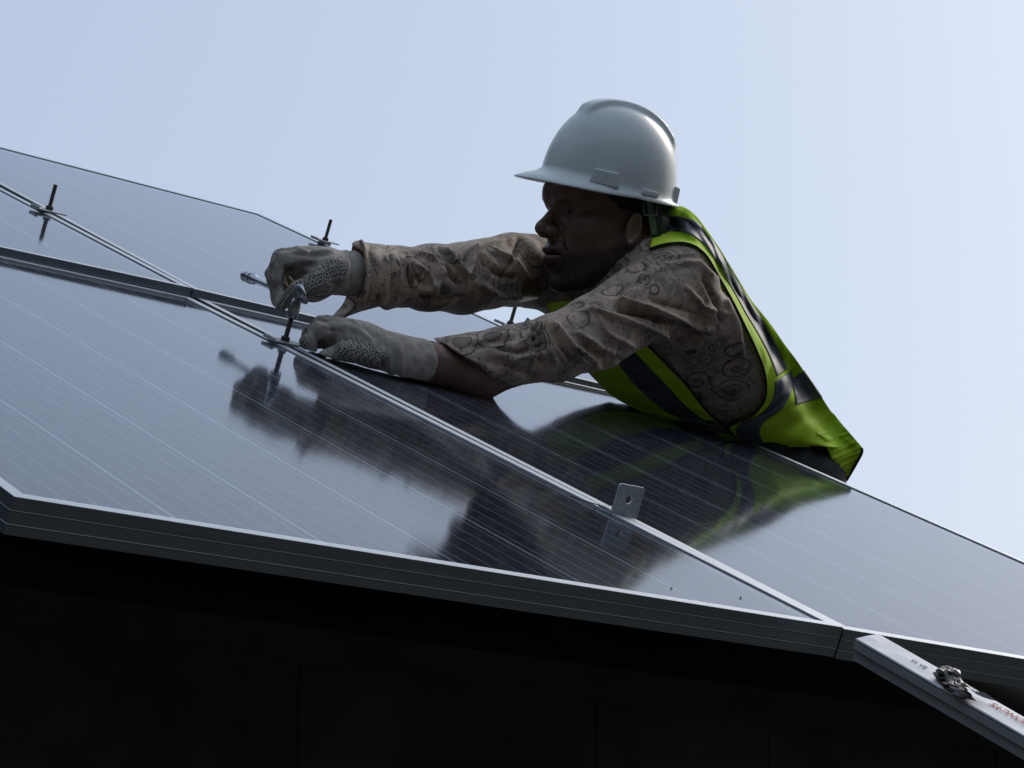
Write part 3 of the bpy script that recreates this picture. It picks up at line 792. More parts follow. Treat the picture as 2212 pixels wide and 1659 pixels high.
def fhead(p):
    d = fh0(p)
    for s in (1, -1):
        d = smax(d, -(np.linalg.norm(p - hp(.0985, s * .0335, .0265), axis=1) - .0145), .010)
        lid = np.linalg.norm(p - eyeC[s], axis=1) - .0142
        q = (p - eyeC[s]) @ HA.T
        slit = np.maximum(np.abs(q[:, 2] + .0008 + .018 * np.abs(q[:, 1]) * 0) - (.0030 - 24 * q[:, 1] ** 2), -q[:, 0] + .004)
        lid = np.maximum(lid, -slit)
        d = smin(d, lid, .003)
        d = smin(d, ears[s][0](p), .006); d = smax(d, -ears[s][1](p), .004)
        d = smax(d, -(np.linalg.norm((p - hp(.117, s * .0085, -.0185)) / np.array([1, 1, 1]), axis=1) - .0042), .003)
    q = (p - HC) @ HA.T
    mouth = np.maximum(np.abs(q[:, 2] + .0465 + 3.0 * q[:, 1] ** 2) - .0011, np.maximum(np.abs(q[:, 1]) - .025, -q[:, 0] + .090))
    d = smax(d, -mouth, .003)
    # philtrum and the fold beside the mouth
    for s in (1, -1):
        a, b_ = hp(.100, s * .019, -.008), hp(.088, s * .031, -.040); ab = b_ - a
        t = np.clip((p - a) @ ab / (ab @ ab), 0, 1); dd = np.linalg.norm(p - a - t[:, None] * ab, axis=1) - .0016
        d = smax(d, -dd, .005)
    return d
VH, QH = nets(fhead, hp(0, 0, 0) - .21, hp(0, 0, 0) + .19, .0019)
VH = smooth(VH, QH, 1, .4)
qh = (VH - HC) @ HA.T
fc = VH[QH].mean(1); fq = (fc - HC) @ HA.T
lipm = (((fq[:, 0] > .095) & (np.abs(fq[:, 1]) < .024) & (fq[:, 2] < -.0345) & (fq[:, 2] > -.061))).astype(int)
VH = VH + normals(VH, QH) * (nz3(VH, 60, 3) * .0006)[:, None]
body_v = np.concatenate([VB, VH]); body_q = np.concatenate([QB, QH + len(VB)])
bo = wobj('body', body_v, body_q, M['skin'], person, mi=np.concatenate([np.zeros(len(QB), int), lipm]), mats=[M['skin'], M['lip']])
jl = np.clip((-.022 - .30 * np.clip(qh[:, 0] - .02, -.2, .04) - qh[:, 2]) / .016, 0, 1) * np.clip((qh[:, 2] + .125) / .02, 0, 1)
mo = np.exp(-(((qh[:, 2] + .029) / .006) ** 2)) * (np.abs(qh[:, 1]) < .03) * (qh[:, 0] > .08)
st = bo.data.attributes.new('stubble', 'FLOAT', 'POINT'); st.data.foreach_set('value', np.concatenate([np.zeros(len(VB)), np.clip(jl + mo * .8, 0, 1)]).astype(np.float32))
for s in (1, -1):
    vs, fs = [], []; nu, nv = 24, 16
    for j in range(nv + 1):
        for i in range(nu):
            ph = math.pi * j / nv; th = 2 * math.pi * i / nu
            gz = nrm(HF + HL * .08 - HU * .30); gx = nrm(np.cross(HU, gz)); gy = np.cross(gz, gx)
            vs.append(eyeC[s] + .0128 * (gz * math.cos(ph) + gx * math.sin(ph) * math.cos(th) + gy * math.sin(ph) * math.sin(th)))
    fs = np.array([(j * nu + i, (j + 1) * nu + i, (j + 1) * nu + (i + 1) % nu, j * nu + (i + 1) % nu) for j in range(nv) for i in range(nu)])
    wobj('eye', np.array(vs), fs, M['eye'], person, mi=[1 if k // nu < 4 else 0 for k in range(len(fs))], mats=[M['eye'], M['iris']])
# hair and short beard
fhair0 = H(-.017, 0, .058, (.1035, .0805, .088))
def fhair(p):
    q = (p - HC) @ HA.T
    line = -.035 + np.clip(q[:, 0] + .06, -.03, .2) * .55
    line = np.where(q[:, 0] > -.022, np.maximum(line, .030), line)
    n_ = .0022 * np.sin(q[:, 0] * 900) * np.sin(q[:, 2] * 1000)
    d = np.maximum(fhair0(p) + n_, line - q[:, 2]); return np.maximum(d, q[:, 0] - .060)
VV, QQ = nets(fhair, HC - .14, HC + .16, .0026); wobj('hair', VV, QQ, M['hair'], person)
# ------------------------------------------------------------------ hard hat
HX = nrm((-.865, .165, .47)); hl = nrm((.455, -.150, .875)); hl = nrm(hl - hl @ HX * HX); hu = nrm(np.cross(HX, hl))
HO = C(1311, 402, 4.25)
hat = D.objects.new('hard_hat', None); hat.empty_display_size = .05; link(hat, person)
mh = np.eye(4); mh[:3, 0] = RC @ HX; mh[:3, 1] = RC @ hl; mh[:3, 2] = RC @ hu; mh[:3, 3] = Wd(HO) - np.array(person.matrix_world.translation)
hat.matrix_local = Matrix(mh.tolist()); tag(hat, 'pale grey white hard hat')
A_, B_, Hh = .119, .101, .139
def sm(x, a, b_):
    t = np.clip((x - a) / (b_ - a), 0, 1); return t * t * (3 - 2 * t)
def dome(phi, u, off=0.):
    """u 0 at the rim, 1 at the crown"""
    th = u * math.pi / 2
    r = math.cos(th) ** .82; z = math.sin(th) ** 1.0
    fr = 1.0 + (.03 if math.cos(phi) < 0 else 0) * -math.cos(phi)
    x = (A_ + off) * r * math.cos(phi) * fr; y = (B_ + off) * r * math.sin(phi); zz = (Hh + off) * z
    # raised central ridge, wider to the rear, beginning above the forehead
    wv = .020 + .018 * sm(-x, -.06, .07)
    k = sm(wv - abs(y), -.004, .004) * sm(zz, .070, .100) * (1 if x < 0 else sm(.082 - x, 0, .018))
    k2 = sm(zz, .03, .10) if x < 0 else 1
    n_ = nrm((x / A_ ** 2, y / B_ ** 2, max(zz, .0) / Hh ** 2 + 1e-6))
    return np.array([x, y, zz]) + n_ * (.0085 * k * k2)
nu, nv = 144, 44
vs = []
ph = [2 * math.pi * i / nu for i in range(nu)]
def brim(phi):
    c = math.cos(phi)
    return .007 + .040 * max(0, c) ** 1.7 + .003 * max(0, -c)
rows = []
rows.append([dome(p, 0, -.0045) * np.array([1, 1, 0]) + np.array([0, 0, .004]) for p in ph])                     # inside lip
def rimpt(p, k, dz):
    w_ = brim(p) * k; n_ = nrm((math.cos(p) / A_, math.sin(p) / B_, 0)); b0 = dome(p, 0) * np.array([1, 1, 0])
    droop = -.011 * max(0, math.cos(p)) * k * k - .006 * k - .004 * abs(math.sin(p)) ** 2 * k
    return b0 + n_ * w_ + np.array([0, 0, droop + dz])
rows.append([rimpt(p, .55, -.0022) for p in ph]); rows.append([rimpt(p, .97, -.0026) for p in ph]); rows.append([rimpt(p, 1.0, -.0010) for p in ph]); rows.append([rimpt(p, .97, .0008) for p in ph])
rows.append([rimpt(p, .6, .0010) for p in ph]); rows.append([rimpt(p, .25, .0012) for p in ph])
for j in range(1, nv + 1):
    rows.append([dome(p, (j / nv) ** .9 * .995) for p in ph])
V = np.array([p for r_ in rows for p in r_]); nr = len(rows)
F = [(j * nu + i, j * nu + (i + 1) % nu, (j + 1) * nu + (i + 1) % nu, (j + 1) * nu + i) for j in range(nr - 1) for i in range(nu)]
F.append(tuple((nr - 1) * nu + i for i in range(nu)))
# inner skin
inner = []
for j in range(0, 13):
    inner.append([dome(p, j / 12 * .97, -.0045) for p in ph])
o0 = len(V); Vi = np.array([p for r_ in inner for p in r_]); Fi = [(o0 + j * nu + i, o0 + (j + 1) * nu + i, o0 + (j + 1) * nu + (i + 1) % nu, o0 + j * nu + (i + 1) % nu) for j in range(12) for i in range(nu)]
Fi.append(tuple(o0 + 12 * nu + i for i in range(nu))[::-1])
obj('shell', mesh('shell', np.concatenate([V, Vi]), F + Fi, M['helmet'], True), hat)
def slot(phi, w_, h0, h1, out, slant=.2):
    p0 = dome(phi, .0); n_ = nrm((math.cos(phi) / A_, math.sin(phi) / B_, 0)); t_ = nrm(np.cross((0, 0, 1), n_))
    vs = []
    for (o_, z_, k) in ((-.006, h0, 1), (out, h0, 1), (out, h1 - .004, 1 - slant), (-.010, h1, 1 - slant)):
        for s_ in (-1, 1):
            vs.append(p0 * np.array([1, 1, 0]) + n_ * o_ + t_ * (s_ * w_ / 2 * k) + np.array([0, 0, z_]))
    fs = [(0, 1, 3, 2), (2, 3, 5, 4), (4, 5, 7, 6), (0, 2, 4, 6), (1, 7, 5, 3), (0, 6, 7, 1)]
    import bmesh
    bm = bmesh.new(); q = [bm.verts.new(v) for v in vs]
    for f in fs: bm.faces.new([q[i] for i in f])
    bmesh.ops.recalc_face_normals(bm, faces=bm.faces[:]); bmesh.ops.bevel(bm, geom=bm.edges[:], offset=.0012, segments=2, affect='EDGES')
    me = D.meshes.new('accessory_slot'); bm.to_mesh(me); bm.free(); me.materials.append(M['helmet'])
    return obj('accessory_slot', me, hat)
slot(math.radians(62), .050, -.003, .024, .008); slot(math.radians(103), .036, -.003, .009, .006, .05); slot(math.radians(152), .036, -.004, .026, .006, .1); slot(math.radians(-62), .050, -.003, .024, .008)
# harness: buckle, strap and nape band under the hat
def wtube(name, pts, r, m, par=person, seg=8):
    vs, fs = tube(pts, r, seg); return obj(name, mesh(name, Wd(np.array(vs)) - np.array(person.matrix_world.translation), fs, m, True), par)
def ribbon(name, pts, wdir, wd, th, m, par=person):
    pts = np.array(pts); V = []
    for i, p in enumerate(pts):
        tdir = nrm(pts[min(i + 1, len(pts) - 1)] - pts[max(i - 1, 0)]); a = nrm(wdir - (wdir @ tdir) * tdir); b_ = np.cross(tdir, a)
        for s_, q in ((-1, -1), (1, -1), (1, 1), (-1, 1)): V.append(p + a * s_ * wd / 2 + b_ * q * th / 2)
    F = []
    for i in range(len(pts) - 1):
        for k in range(4): F.append((i * 4 + k, i * 4 + (k + 1) % 4, (i + 1) * 4 + (k + 1) % 4, (i + 1) * 4 + k))
    F += [(3, 2, 1, 0), tuple((len(pts) - 1) * 4 + k for k in range(4))]
    return obj(name, mesh(name, Wd(np.array(V)) - np.array(person.matrix_world.translation), F, m), par)
bk = hp(-.036, .0865, .036)
sq = [bk + HF * a + HU * b_ for a, b_ in ((.013, .014), (.012, -.012), (-.012, -.009), (-.012, .015), (.013, .014))]
wtube('chin_strap_buckle', sq, .0024, M['strap'])
ribbon('chin_strap', [hp(-.05, .083, .048), hp(-.058, .080, .01), hp(-.055, .073, -.04)], HF, .014, .002, M['strapdark'])
ribbon('chin_strap', [hp(-.030, .088, .060), hp(-.036, .0865, .036), hp(-.050, .080, -.005)], HF, .012, .002, M['strap'])
nb = [hp(-.105 * math.cos(a) - .012, .080 * math.sin(a), .020 - .012 * math.cos(a)) for a in np.linspace(-1.15, 1.15, 15)]
ribbon('nape_band', nb, HU, .032, .003, M['strapdark'])

# ------------------------------------------------------------------ shirt
planeN = Nc
def height(p): return (p - Oc) @ Nc
def ucoord(p): return (p - Oc) @ Uc
slv = [rc(LS + Lat * .0, C(1290, 716, 4.05), .068, .060), rc(C(1290, 716, 4.05), C(1200, 752, 3.985), .060, .052), rc(C(1200, 752, 3.985), C(1090, 770, 3.93), .052, .0455), rc(C(1090, 770, 3.93), C(930, 792, 3.88), .0455, .044)]
srv = [rc(RS, C(1100, 583, 4.29), .070, .061), rc(C(1100, 583, 4.29), C(1000, 600, 4.17), .061, .0585), rc(C(1000, 600, 4.17), C(925, 600, 4.09), .0585, .054), rc(C(925, 600, 4.09), C(858, 597, 4.02), .054, .047), rc(C(858, 597, 4.02), C(770, 604, 3.95), .047, .062)]
trs = torso(.014)
ftrs = undercut(union(trs, .05)); fslv = union(slv + srv, .012)
def fsh(p): return smin(ftrs(p), fslv(p), .030)
fsh.lo = np.minimum(ftrs.lo, fslv.lo); fsh.hi = np.maximum(ftrs.hi, fslv.hi)
cutL_a, cutL_b = C(945, 738, 3.86), C(1092, 828, 3.93)
cutL_n = nrm(np.cross(cutL_b - cutL_a, C(1010, 780, 3.8)))
if cutL_n @ (C(900, 830, 3.86) - cutL_a) < 0: cutL_n = -cutL_n
cutR_a, cutR_b = C(766, 517, 3.95), C(700, 690, 3.93)
cutR_n = nrm(np.cross(cutR_b - cutR_a, C(760, 600, 3.8) * .55 + np.array([.35, .0, .0])))
if cutR_n @ (C(600, 600, 3.9) - cutR_a) < 0: cutR_n = -cutR_n
inL = union([rc(C(1120, 770, 3.94), C(900, 798, 3.865),   .0375, .0385)], .02)
inR = union([rc(C(880, 597, 4.04), C(740, 606, 3.93), .0385, .058)], .02)
def fshirt(p):
    d = fsh(p)
    pl = (p - cutL_a) @ cutL_n; near = np.linalg.norm(p - LWr, axis=1) < .30
    d = np.where(near & (ucoord(p) < 1.5), np.maximum(d, pl), d); d = np.where(near, np.maximum(d, -inL(p)), d)
    q = (p - cutR_a) @ cutR_n; nearR = np.linalg.norm(p - RWr, axis=1) < .20
    d = np.where(nearR, np.maximum(d, q), d); d = np.where(nearR, np.maximum(d, -inR(p)), d)
    hcut = .004 - height(p)
    d = np.where(ucoord(p) < 1.985, np.maximum(d, hcut), d)
    d = np.maximum(d, (p - PEL) @ Sp + .05)
    # open neck
    d = np.maximum(d, -(np.linalg.norm(p - (hp(-.02, 0, -.06) * .7 + (MS + Bck * .02) * .3), axis=1) - .070))
    return d
VS_, QS = nets(fshirt, fsh.lo - .03, fsh.hi + .03, .0032)
VS_ = smooth(VS_, QS, 2, .5)
stk = [  # left (near) sleeve
    ([(1330, 648), (1400, 664), (1470, 688), (1535, 712)], 7, .009), ([(1335, 668), (1400, 684), (1480, 706), (1520, 722)], 8, -.012), ([(1268, 668), (1350, 692), (1440, 722), (1515, 742)], 7, .008),
    ([(1410, 650), (1470, 668), (1530, 690)], 6, -.004), ([(1120, 742), (1160, 716), (1185, 694)], 6, .005), ([(1141, 688), (1139, 740), (1152, 792)], 6, .006), ([(1152, 700), (1156, 745), (1170, 785)], 6, -.006),
    ([(1163, 696), (1176, 742), (1200, 785)], 6, .007), ([(1190, 706), (1214, 752), (1240, 782)], 8, -.006), ([(1200, 700), (1240, 750), (1290, 782)], 7, .007), ([(1240, 714), (1290, 748), (1330, 764)], 9, .006), ([(1262, 742), (1300, 768), (1345, 778)], 8, -.005),
    ([(1020, 752), (1060, 738), (1120, 728)], 10, -.005), ([(960, 760), (1010, 792), (1080, 815)], 7, .004), ([(1060, 780), (1110, 790), (1150, 812)], 12, -.007), ([(1330, 640), (1350, 625), (1390, 600)], 8, -.006),
    ([(1350, 640), (1380, 600), (1430, 560), (1500, 548)], 5, .004), ([(1395, 600), (1440, 572), (1510, 566), (1545, 600)], 9, .004), ([(1560, 640), (1590, 700), (1600, 760)], 10, .006), ([(1500, 760), (1560, 780), (1610, 790)], 8, -.005), ([(1450, 790), (1520, 820), (1590, 840)], 9, .006),
    # right (far) sleeve
    ([(956, 540), (985, 572), (1006, 596)], 6, .009), ([(1006, 596), (1018, 575), (1028, 535)], 6, .008), ([(975, 548), (1000, 572), (1012, 552)], 6, -.005), ([(940, 560), (968, 590), (990, 615)], 7, -.007),
    ([(866, 556), (878, 580), (890, 606)], 6, .007), ([(958, 572), (950, 605), (920, 632)], 7, .008), ([(880, 560), (900, 600), (915, 615)], 7, -.005), ([(900, 545), (935, 556), (955, 575)], 6, .006), ([(845, 555), (850, 590), (846, 630)], 5, -.010),
    ([(833, 555), (836, 595), (830, 640)], 5, .005), ([(857, 560), (862, 600), (856, 640)], 5, .005), ([(1040, 560), (1070, 590), (1120, 600)], 9, -.006), ([(1030, 610), (1080, 640), (1120, 640)], 10, .006), ([(1060, 540), (1110, 560), (1140, 600)], 8, .005),
    ([(958, 740), (1010, 774), (1096, 815)], 3, .0022), ([(1085, 790), (1130, 770), (1180, 765)], 7, .005), ([(1070, 750), (1120, 762), (1175, 745)], 6, -.005), ([(1230, 760), (1270, 785), (1300, 790)], 6, .006),
    ([(1290, 680), (1310, 720), (1370, 750)], 6, .005), ([(1390, 575), (1400, 620), (1385, 650)], 7, -.005), ([(1520, 600), (1545, 650), (1560, 700)], 7, -.006), ([(1480, 620), (1520, 660), (1570, 680)], 6, .004),
    ([(905, 640), (950, 648), (1000, 640)], 7, -.005), ([(1080, 610), (1110, 560), (1120, 520)], 6, -.005), ([(1010, 540), (1060, 530), (1110, 515)], 5, .004), ([(900, 570), (925, 590), (935, 620)], 5, .004),
    ([(785, 535), (800, 560), (812, 600), (808, 650)], 7, -.003)]
VS_ = sculpt(VS_, QS, [(a, b_ * .72, c * 1.35) for a, b_, c in stk])
nrmv = normals(VS_, QS)
VS_ = VS_ + nrmv * ((.0022 * nz3(VS_, 16, 1) + .0012 * nz3(VS_, 45, 7)))[:, None]
shirt = wobj('shirt', VS_, QS, M['shirt'], person); tag(shirt, 'brown printed long sleeved shirt')
# collar of the dark inner shirt and the shirt's collar flap
cc = hp(-.020, 0, -.085) * .55 + (MS + Bck * .03) * .45
ring = []
ca = nrm(hp(-.03, 0, -.03) - (MS + Bck * .02)); c1 = nrm(Lat - Lat @ ca * ca); c2 = np.cross(ca, c1)
V, F = [], []; nn = 40; prf = [(.060, .018), (.066, .022), (.080, .012), (.094, -.012), (.092, -.016), (.074, -.004), (.062, -.030), (.056, -.028)]
for i in range(nn):
    a = 2 * math.pi * i / nn
    for r_, z_ in prf:
        V.append(cc + (c1 * math.cos(a) * 1.0 + c2 * math.sin(a) * 1.05) * (r_ + .003 * math.sin(3 * a)) + ca * z_)
m_ = len(prf)
F = np.array([(i * m_ + k, ((i + 1) % nn) * m_ + k, ((i + 1) % nn) * m_ + (k + 1) % m_, i * m_ + (k + 1) % m_) for i in range(nn) for k in range(m_)])
col = wobj('collar', np.array(V), F, M['inner'], shirt if False else person)

# rolled cuff of the far sleeve, with its hanging flap
def loop_loft(name, loops, m, par, th=.0025, close=True):
    K = len(loops[0]); V = np.array([p for lp in loops for p in lp]); Rn = len(loops)
    Q = np.array([(j * K + i, j * K + (i + 1) % K, (j + 1) * K + (i + 1) % K, (j + 1) * K + i) for j in range(Rn - 1) for i in range(K if close else K - 1)])
    n_ = normals(V, Q); V2 = np.concatenate([V + n_ * th / 2, V - n_ * th / 2]); k = len(V)
    Q2 = np.concatenate([Q, (Q + k)[:, ::-1]])
    ed = [(i, (i + 1) % K) for i in range(K if close else K - 1)]; e1 = [((Rn - 1) * K + i, (Rn - 1) * K + (i + 1) % K) for i in range(K if close else K - 1)]
    side = [(a, a + k, b_ + k, b_) for a, b_ in ed] + [(b_, b_ + k, a + k, a) for a, b_ in e1]
    if not close:
        side += [(j * K, (j + 1) * K, (j + 1) * K + k, j * K + k) for j in range(Rn - 1)] + [((j + 1) * K + K - 1, j * K + K - 1, j * K + K - 1 + k, (j + 1) * K + K - 1 + k) for j in range(Rn - 1)]
    Q2 = np.concatenate([Q2, np.array(side)])
    return wobj(name, V2, Q2, m, par)
cuff = []
for j, (x_, yc, ry, dp, tilt, rz) in enumerate([(846, 600, 50, 4.00, 0, .045), (833, 600, 55, 3.985, 2, .048), (818, 601, 62, 3.97, 6, .052), (800, 602, 70, 3.955, 12, .054), (783, 604, 78, 3.945, 20, .056), (768, 606, 88, 3.94, 30, .057)]):
    lp = []
    for i in range(48):
        a = 2 * math.pi * i / 48; wob = 1 + .035 * math.sin(3 * a + j) + .02 * math.sin(7 * a)
        px = x_ + tilt * math.cos(a) * .1 - (tilt * 1.7 if math.sin(a) < 0 else tilt * .0) * abs(math.sin(a)) ** 2 + (8 if j == 5 and math.cos(a) > 0 else 0)
        py = yc - ry * math.sin(a) * wob
        lp.append(C(px, py, dp) + np.array([0, 0, 1]) * rz * math.cos(a) * wob + np.array([.012, 0, 0]) * math.cos(a) * (j / 5))
    cuff.append(lp)
loop_loft('rolled_cuff', cuff, M['shirt'], person, .003)

# ------------------------------------------------------------------ trousers, boots
ftr = union([ell(PEL + Sp * .0, TA, (.162, .15, .110)), rc(hipL, kneeL, .090, .070), rc(kneeL, ankL, .068, .055), rc(hipR, kneeR, .090, .070), rc(kneeR, ankR, .068, .055)], .03)
def ftrf(p):
    d = ftr(p) + .003 * np.sin(p[:, 1] * 70 + 5 * np.sin(p[:, 0] * 30))
    return np.where(ucoord(p) < 1.99, np.maximum(d, .004 - height(p)), d)
VV, QQ = nets(ftrf, ftr.lo - .02, ftr.hi + .02, .006); wobj('trousers', smooth(VV, QQ, 1), QQ, M['trousers'], person)
fw = nrm(-U_ @ RC); fw = nrm(fw - fw @ down * down)
for a in (ankL, ankR):
    fbt = union([rc(a - down * .06, a + down * .03, .052, .048), rc(a + down * .045 - fw * .03, a + down * .055 + fw * .15, .04, .036)], .03)
    VV, QQ = nets(lambda p: np.maximum(fbt(p), (p - (a + down * .088)) @ down), fbt.lo - .02, fbt.hi + .02, .006); wobj('boot', VV, QQ, M['boot'], person)

# ------------------------------------------------------------------ gloves
def grip_attr(o, vals):
    at = o.data.attributes.new('grip', 'FLOAT', 'POINT'); at.data.foreach_set('value', np.asarray(vals, np.float32))
def glove(name, f, lo, hi, polys, strokes, h=.0019):
    V, Q = nets(f, lo, hi, h); V = smooth(V, Q, 2, .5); V = sculpt(V, Q, strokes)
    n_ = normals(V, Q); V = V + n_ * (.0012 * nz3(V, 55, 2) + .0006 * nz3(V, 120, 5))[:, None]
    o = wobj('glove', V, Q, M['glove'], person); P = topx(V); g = np.zeros(len(V))
    for poly in polys:
        dd = np.min([segdist(P, poly[i], poly[(i + 1) % len(poly)]) for i in range(len(poly))], 0)
        s = np.where(inpoly(P, poly), dd, -dd); g = np.maximum(g, np.clip(s / 4 + .5, 0, 1))
    grip_attr(o, g); return o
# near (left) hand: fist lying on the seam, fingers curled round the bolt foot
dL = 3.81
def cL(x, y, dd=0): return C(x, y, dL + dd)
fgl = union([ell(cL(765, 742, .015), np.stack([nrm(cL(800, 765) - cL(730, 735)), nrm((.3, .9, .2)), nrm((.2, -.2, .95))]), (.056, .034, .030)),
             (rc(cL(790, 752, .01), cL(860, 776, .02), .036, .034), .02), (rc(cL(852, 775, .02), LWr + (LWr - cL(860, 776, .02)) * -.10, .0355, .037), .015),
             # index .. little: knuckle, middle joint, tip
             (rc(cL(735, 716, .0), cL(690, 712, -.012), .0135, .0125), .006), (rc(cL(690, 712, -.012), cL(664, 738, -.014), .0125, .0115), .004), (rc(cL(664, 738, -.014), cL(672, 762, -.006), .0110, .0100), .004),
             (rc(cL(742, 706, .022), cL(694, 700, .014), .0135, .0125), .006), (rc(cL(694, 700, .014), cL(668, 722, .014), .0125, .0115), .004), (rc(cL(668, 722, .014), cL(672, 750, .016), .0110, .0100), .004),
             (rc(cL(750, 704, .044), cL(704, 698, .040), .0130, .0120), .006), (rc(cL(704, 698, .040), cL(680, 722, .040), .0120, .0110), .004), (rc(cL(680, 722, .040), cL(684, 746, .040), .0105, .0095), .004),
             (rc(cL(762, 712, .064), cL(720, 706, .062), .0115, .0105), .006), (rc(cL(720, 706, .062), cL(698, 728, .060), .0105, .0100), .004), (rc(cL(698, 728, .060), cL(702, 748, .058), .0095, .0085), .004),
             # thumb along the near side
             (rc(cL(810, 770, -.018), cL(745, 758, -.030), .0175, .0150), .008), (rc(cL(745, 758, -.030), cL(705, 770, -.026), .0140, .0120), .004)], .02)
cutg = LWr + (cL(852, 775, .02) - LWr) * .25; cutgn = nrm(LWr - cL(852, 775, .02))
holeL = rc(cutg + cutgn * .012, LWr + cutgn * .06, .0315, .0315)
def fgL(p):
    d = np.maximum(fgl(p), (p - cutg) @ cutgn - .006 - .004 * np.sin(p[:, 1] * 60)); d = np.maximum(d, -holeL(p))
    return np.maximum(d, .0025 - height(p))
glove('glove', fgL, fgl.lo - .01, fgl.hi + .01, [[(715, 775), (722, 748), (740, 730), (765, 727), (800, 742), (838, 758), (838, 790), (800, 800), (740, 795)], [(645, 700), (668, 700), (662, 740), (668, 775), (645, 775)]],
      [([(690, 692), (712, 700), (722, 722)], 4, -.003), ([(700, 735), (704, 752), (702, 770)], 3.5, -.003), ([(760, 690), (790, 712), (812, 740)], 4, .0025), ([(775, 700), (800, 722), (818, 752)], 4, -.0025), ([(735, 700), (775, 712), (800, 735), (830, 770)], 6, .003), ([(700, 712), (735, 715), (745, 740)], 6, -.0035), ([(815, 728), (822, 760), (828, 800)], 5, -.003), ([(835, 735), (842, 770), (845, 810)], 5, .003), ([(720, 728), (716, 750), (712, 770)], 5, -.004), ([(672, 715), (690, 745), (692, 775)], 5, -.003),
       ([(860, 745), (868, 780), (866, 815)], 6, .0025), ([(690, 700), (680, 730), (684, 760)], 5, .002)])
# far (right) hand: fist round the wrench handle
dR = 3.855
def cR(x, y, dd=0): return C(x, y, dR + dd)
fgr = union([ell(cR(680, 578, .03), np.stack([nrm(cR(720, 590) - cR(640, 575)), nrm((.1, .95, .1)), nrm((.1, -.1, .95))]), (.048, .031, .034)),
             (rc(cR(700, 588, .03), RWr, .034, .0375), .02),
             (rc(cR(650, 556, .0), cR(604, 562, -.010), .0135, .0130), .006), (rc(cR(604, 562, -.010), cR(592, 600, -.018), .0130, .0120), .004), (rc(cR(592, 600, -.018), cR(600, 650, -.010), .0118, .0105), .004),
             (rc(cR(655, 550, .024), cR(606, 556, .016), .0135, .0130), .006), (rc(cR(606, 556, .016), cR(590, 592, .012), .0130, .0120), .004), (rc(cR(590, 592, .012), cR(602, 630, .014), .0118, .0105), .004),
             (rc(cR(662, 550, .046), cR(614, 556, .042), .0130, .0122), .006), (rc(cR(614, 556, .042), cR(598, 588, .040), .0122, .0115), .004), (rc(cR(598, 588, .040), cR(610, 622, .038), .0110, .0100), .004),
             (rc(cR(672, 558, .066), cR(632, 560, .064), .0115, .0110), .006), (rc(cR(632, 560, .064), cR(616, 590, .060), .0108, .0100), .004), (rc(cR(616, 590, .060), cR(626, 618, .056), .0098, .0090), .004),
             (ell(cR(700, 605, -.002), np.stack([nrm(cR(740, 575) - cR(660, 635)), nrm((.4, .8, .1)), nrm((0, 0, 1.))]), (.046, .026, .024)), .010),
             (rc(cR(690, 610, -.016), cR(645, 628, -.026), .0190, .0160), .006), (rc(cR(645, 628, -.026), cR(608, 655, -.022), .0150, .0118), .004)], .02)
cutr = C(762, 590, 3.926); cutrn = nrm(RWr - cR(700, 588, .03))
holeR = rc(cutr + cutrn * .012, RWr + cutrn * .06, .0318, .0318)
def fgR(p):
    d = np.maximum(fgr(p), (p - cutr) @ cutrn); return np.maximum(d, -holeR(p))
glove('glove', fgR, fgr.lo - .01, fgr.hi + .01, [[(737, 553), (712, 560), (682, 578), (640, 608), (605, 640), (596, 668), (620, 672), (650, 648), (700, 645), (738, 622), (750, 585)], [(570, 560), (590, 548), (606, 532), (612, 540), (592, 565), (586, 600), (570, 600)]],
      [([(640, 535), (665, 545), (720, 540)], 4, .0025), ([(630, 548), (670, 552), (715, 550)], 4, -.0025), ([(585, 575), (596, 600), (594, 640)], 4, -.002), ([(650, 600), (690, 592), (725, 575)], 4, .002), ([(620, 570), (650, 562), (690, 565), (735, 550)], 5, .003), ([(612, 590), (640, 580), (670, 582)], 5, .003), ([(615, 580), (650, 572), (680, 574)], 5, -.003), ([(600, 625), (630, 598), (665, 586)], 6, -.0035), ([(755, 535), (762, 570), (755, 615)], 4, -.003), ([(748, 540), (752, 575), (744, 610)], 4, .003)])

# ------------------------------------------------------------------ vest (sheets draped on the torso)
ftv0 = union(torso(.017) + [(q, .03) for q in slv[:1]] + [(ell(PEL + Sp * .0, TA, (.172, .162, .124)), .03), (rc(hipL, kneeL, .106, .080), .03)], .05)
ftv = undercut(ftv0, -.004)
def ftvB(p): return ftrs(p) - .007
def trace(px, py, ftv=None):
    ftv = ftv or globals()['ftv']
    px = np.asarray(px, float); py = np.asarray(py, float)
    d0 = np.stack([(px - 1106) / FP, -(py - 829.5) / FP, -np.ones_like(px)], 1)
    t = np.full(len(px), 3.9); best = np.full(len(px), 9.); bt = t.copy(); done = np.zeros(len(px), bool)
    for _ in range(90):
        d = ftv(d0 * t[:, None]); upd = (d < best) & ~done; best[upd] = d[upd]; bt[upd] = t[upd]
        done |= d < .0006; t = np.where(done, t, t + np.maximum(d * .8, .0015))
    return np.where(done, t, bt), best
def catmull(P, n):
    P = np.array(P, float); m_ = len(P); out = []
    for s_ in np.linspace(0, m_ - 1, n):
        i = min(int(s_), m_ - 2); t = s_ - i
        p0, p1, p2, p3 = P[max(i - 1, 0)], P[i], P[i + 1], P[min(i + 2, m_ - 1)]
        out.append(.5 * ((2 * p1) + (-p0 + p2) * t + (2 * p0 - 5 * p1 + 4 * p2 - p3) * t * t + (-p0 + 3 * p1 - 3 * p2 + p3) * t ** 3))
    return np.array(out)
vest = D.objects.new('vest', None); link(vest, person); tag(vest, 'fluorescent yellow green safety vest with grey reflective bands')
vest.matrix_local = Matrix.Identity(4)
class Vp:  # parent proxy for wobj
    pass
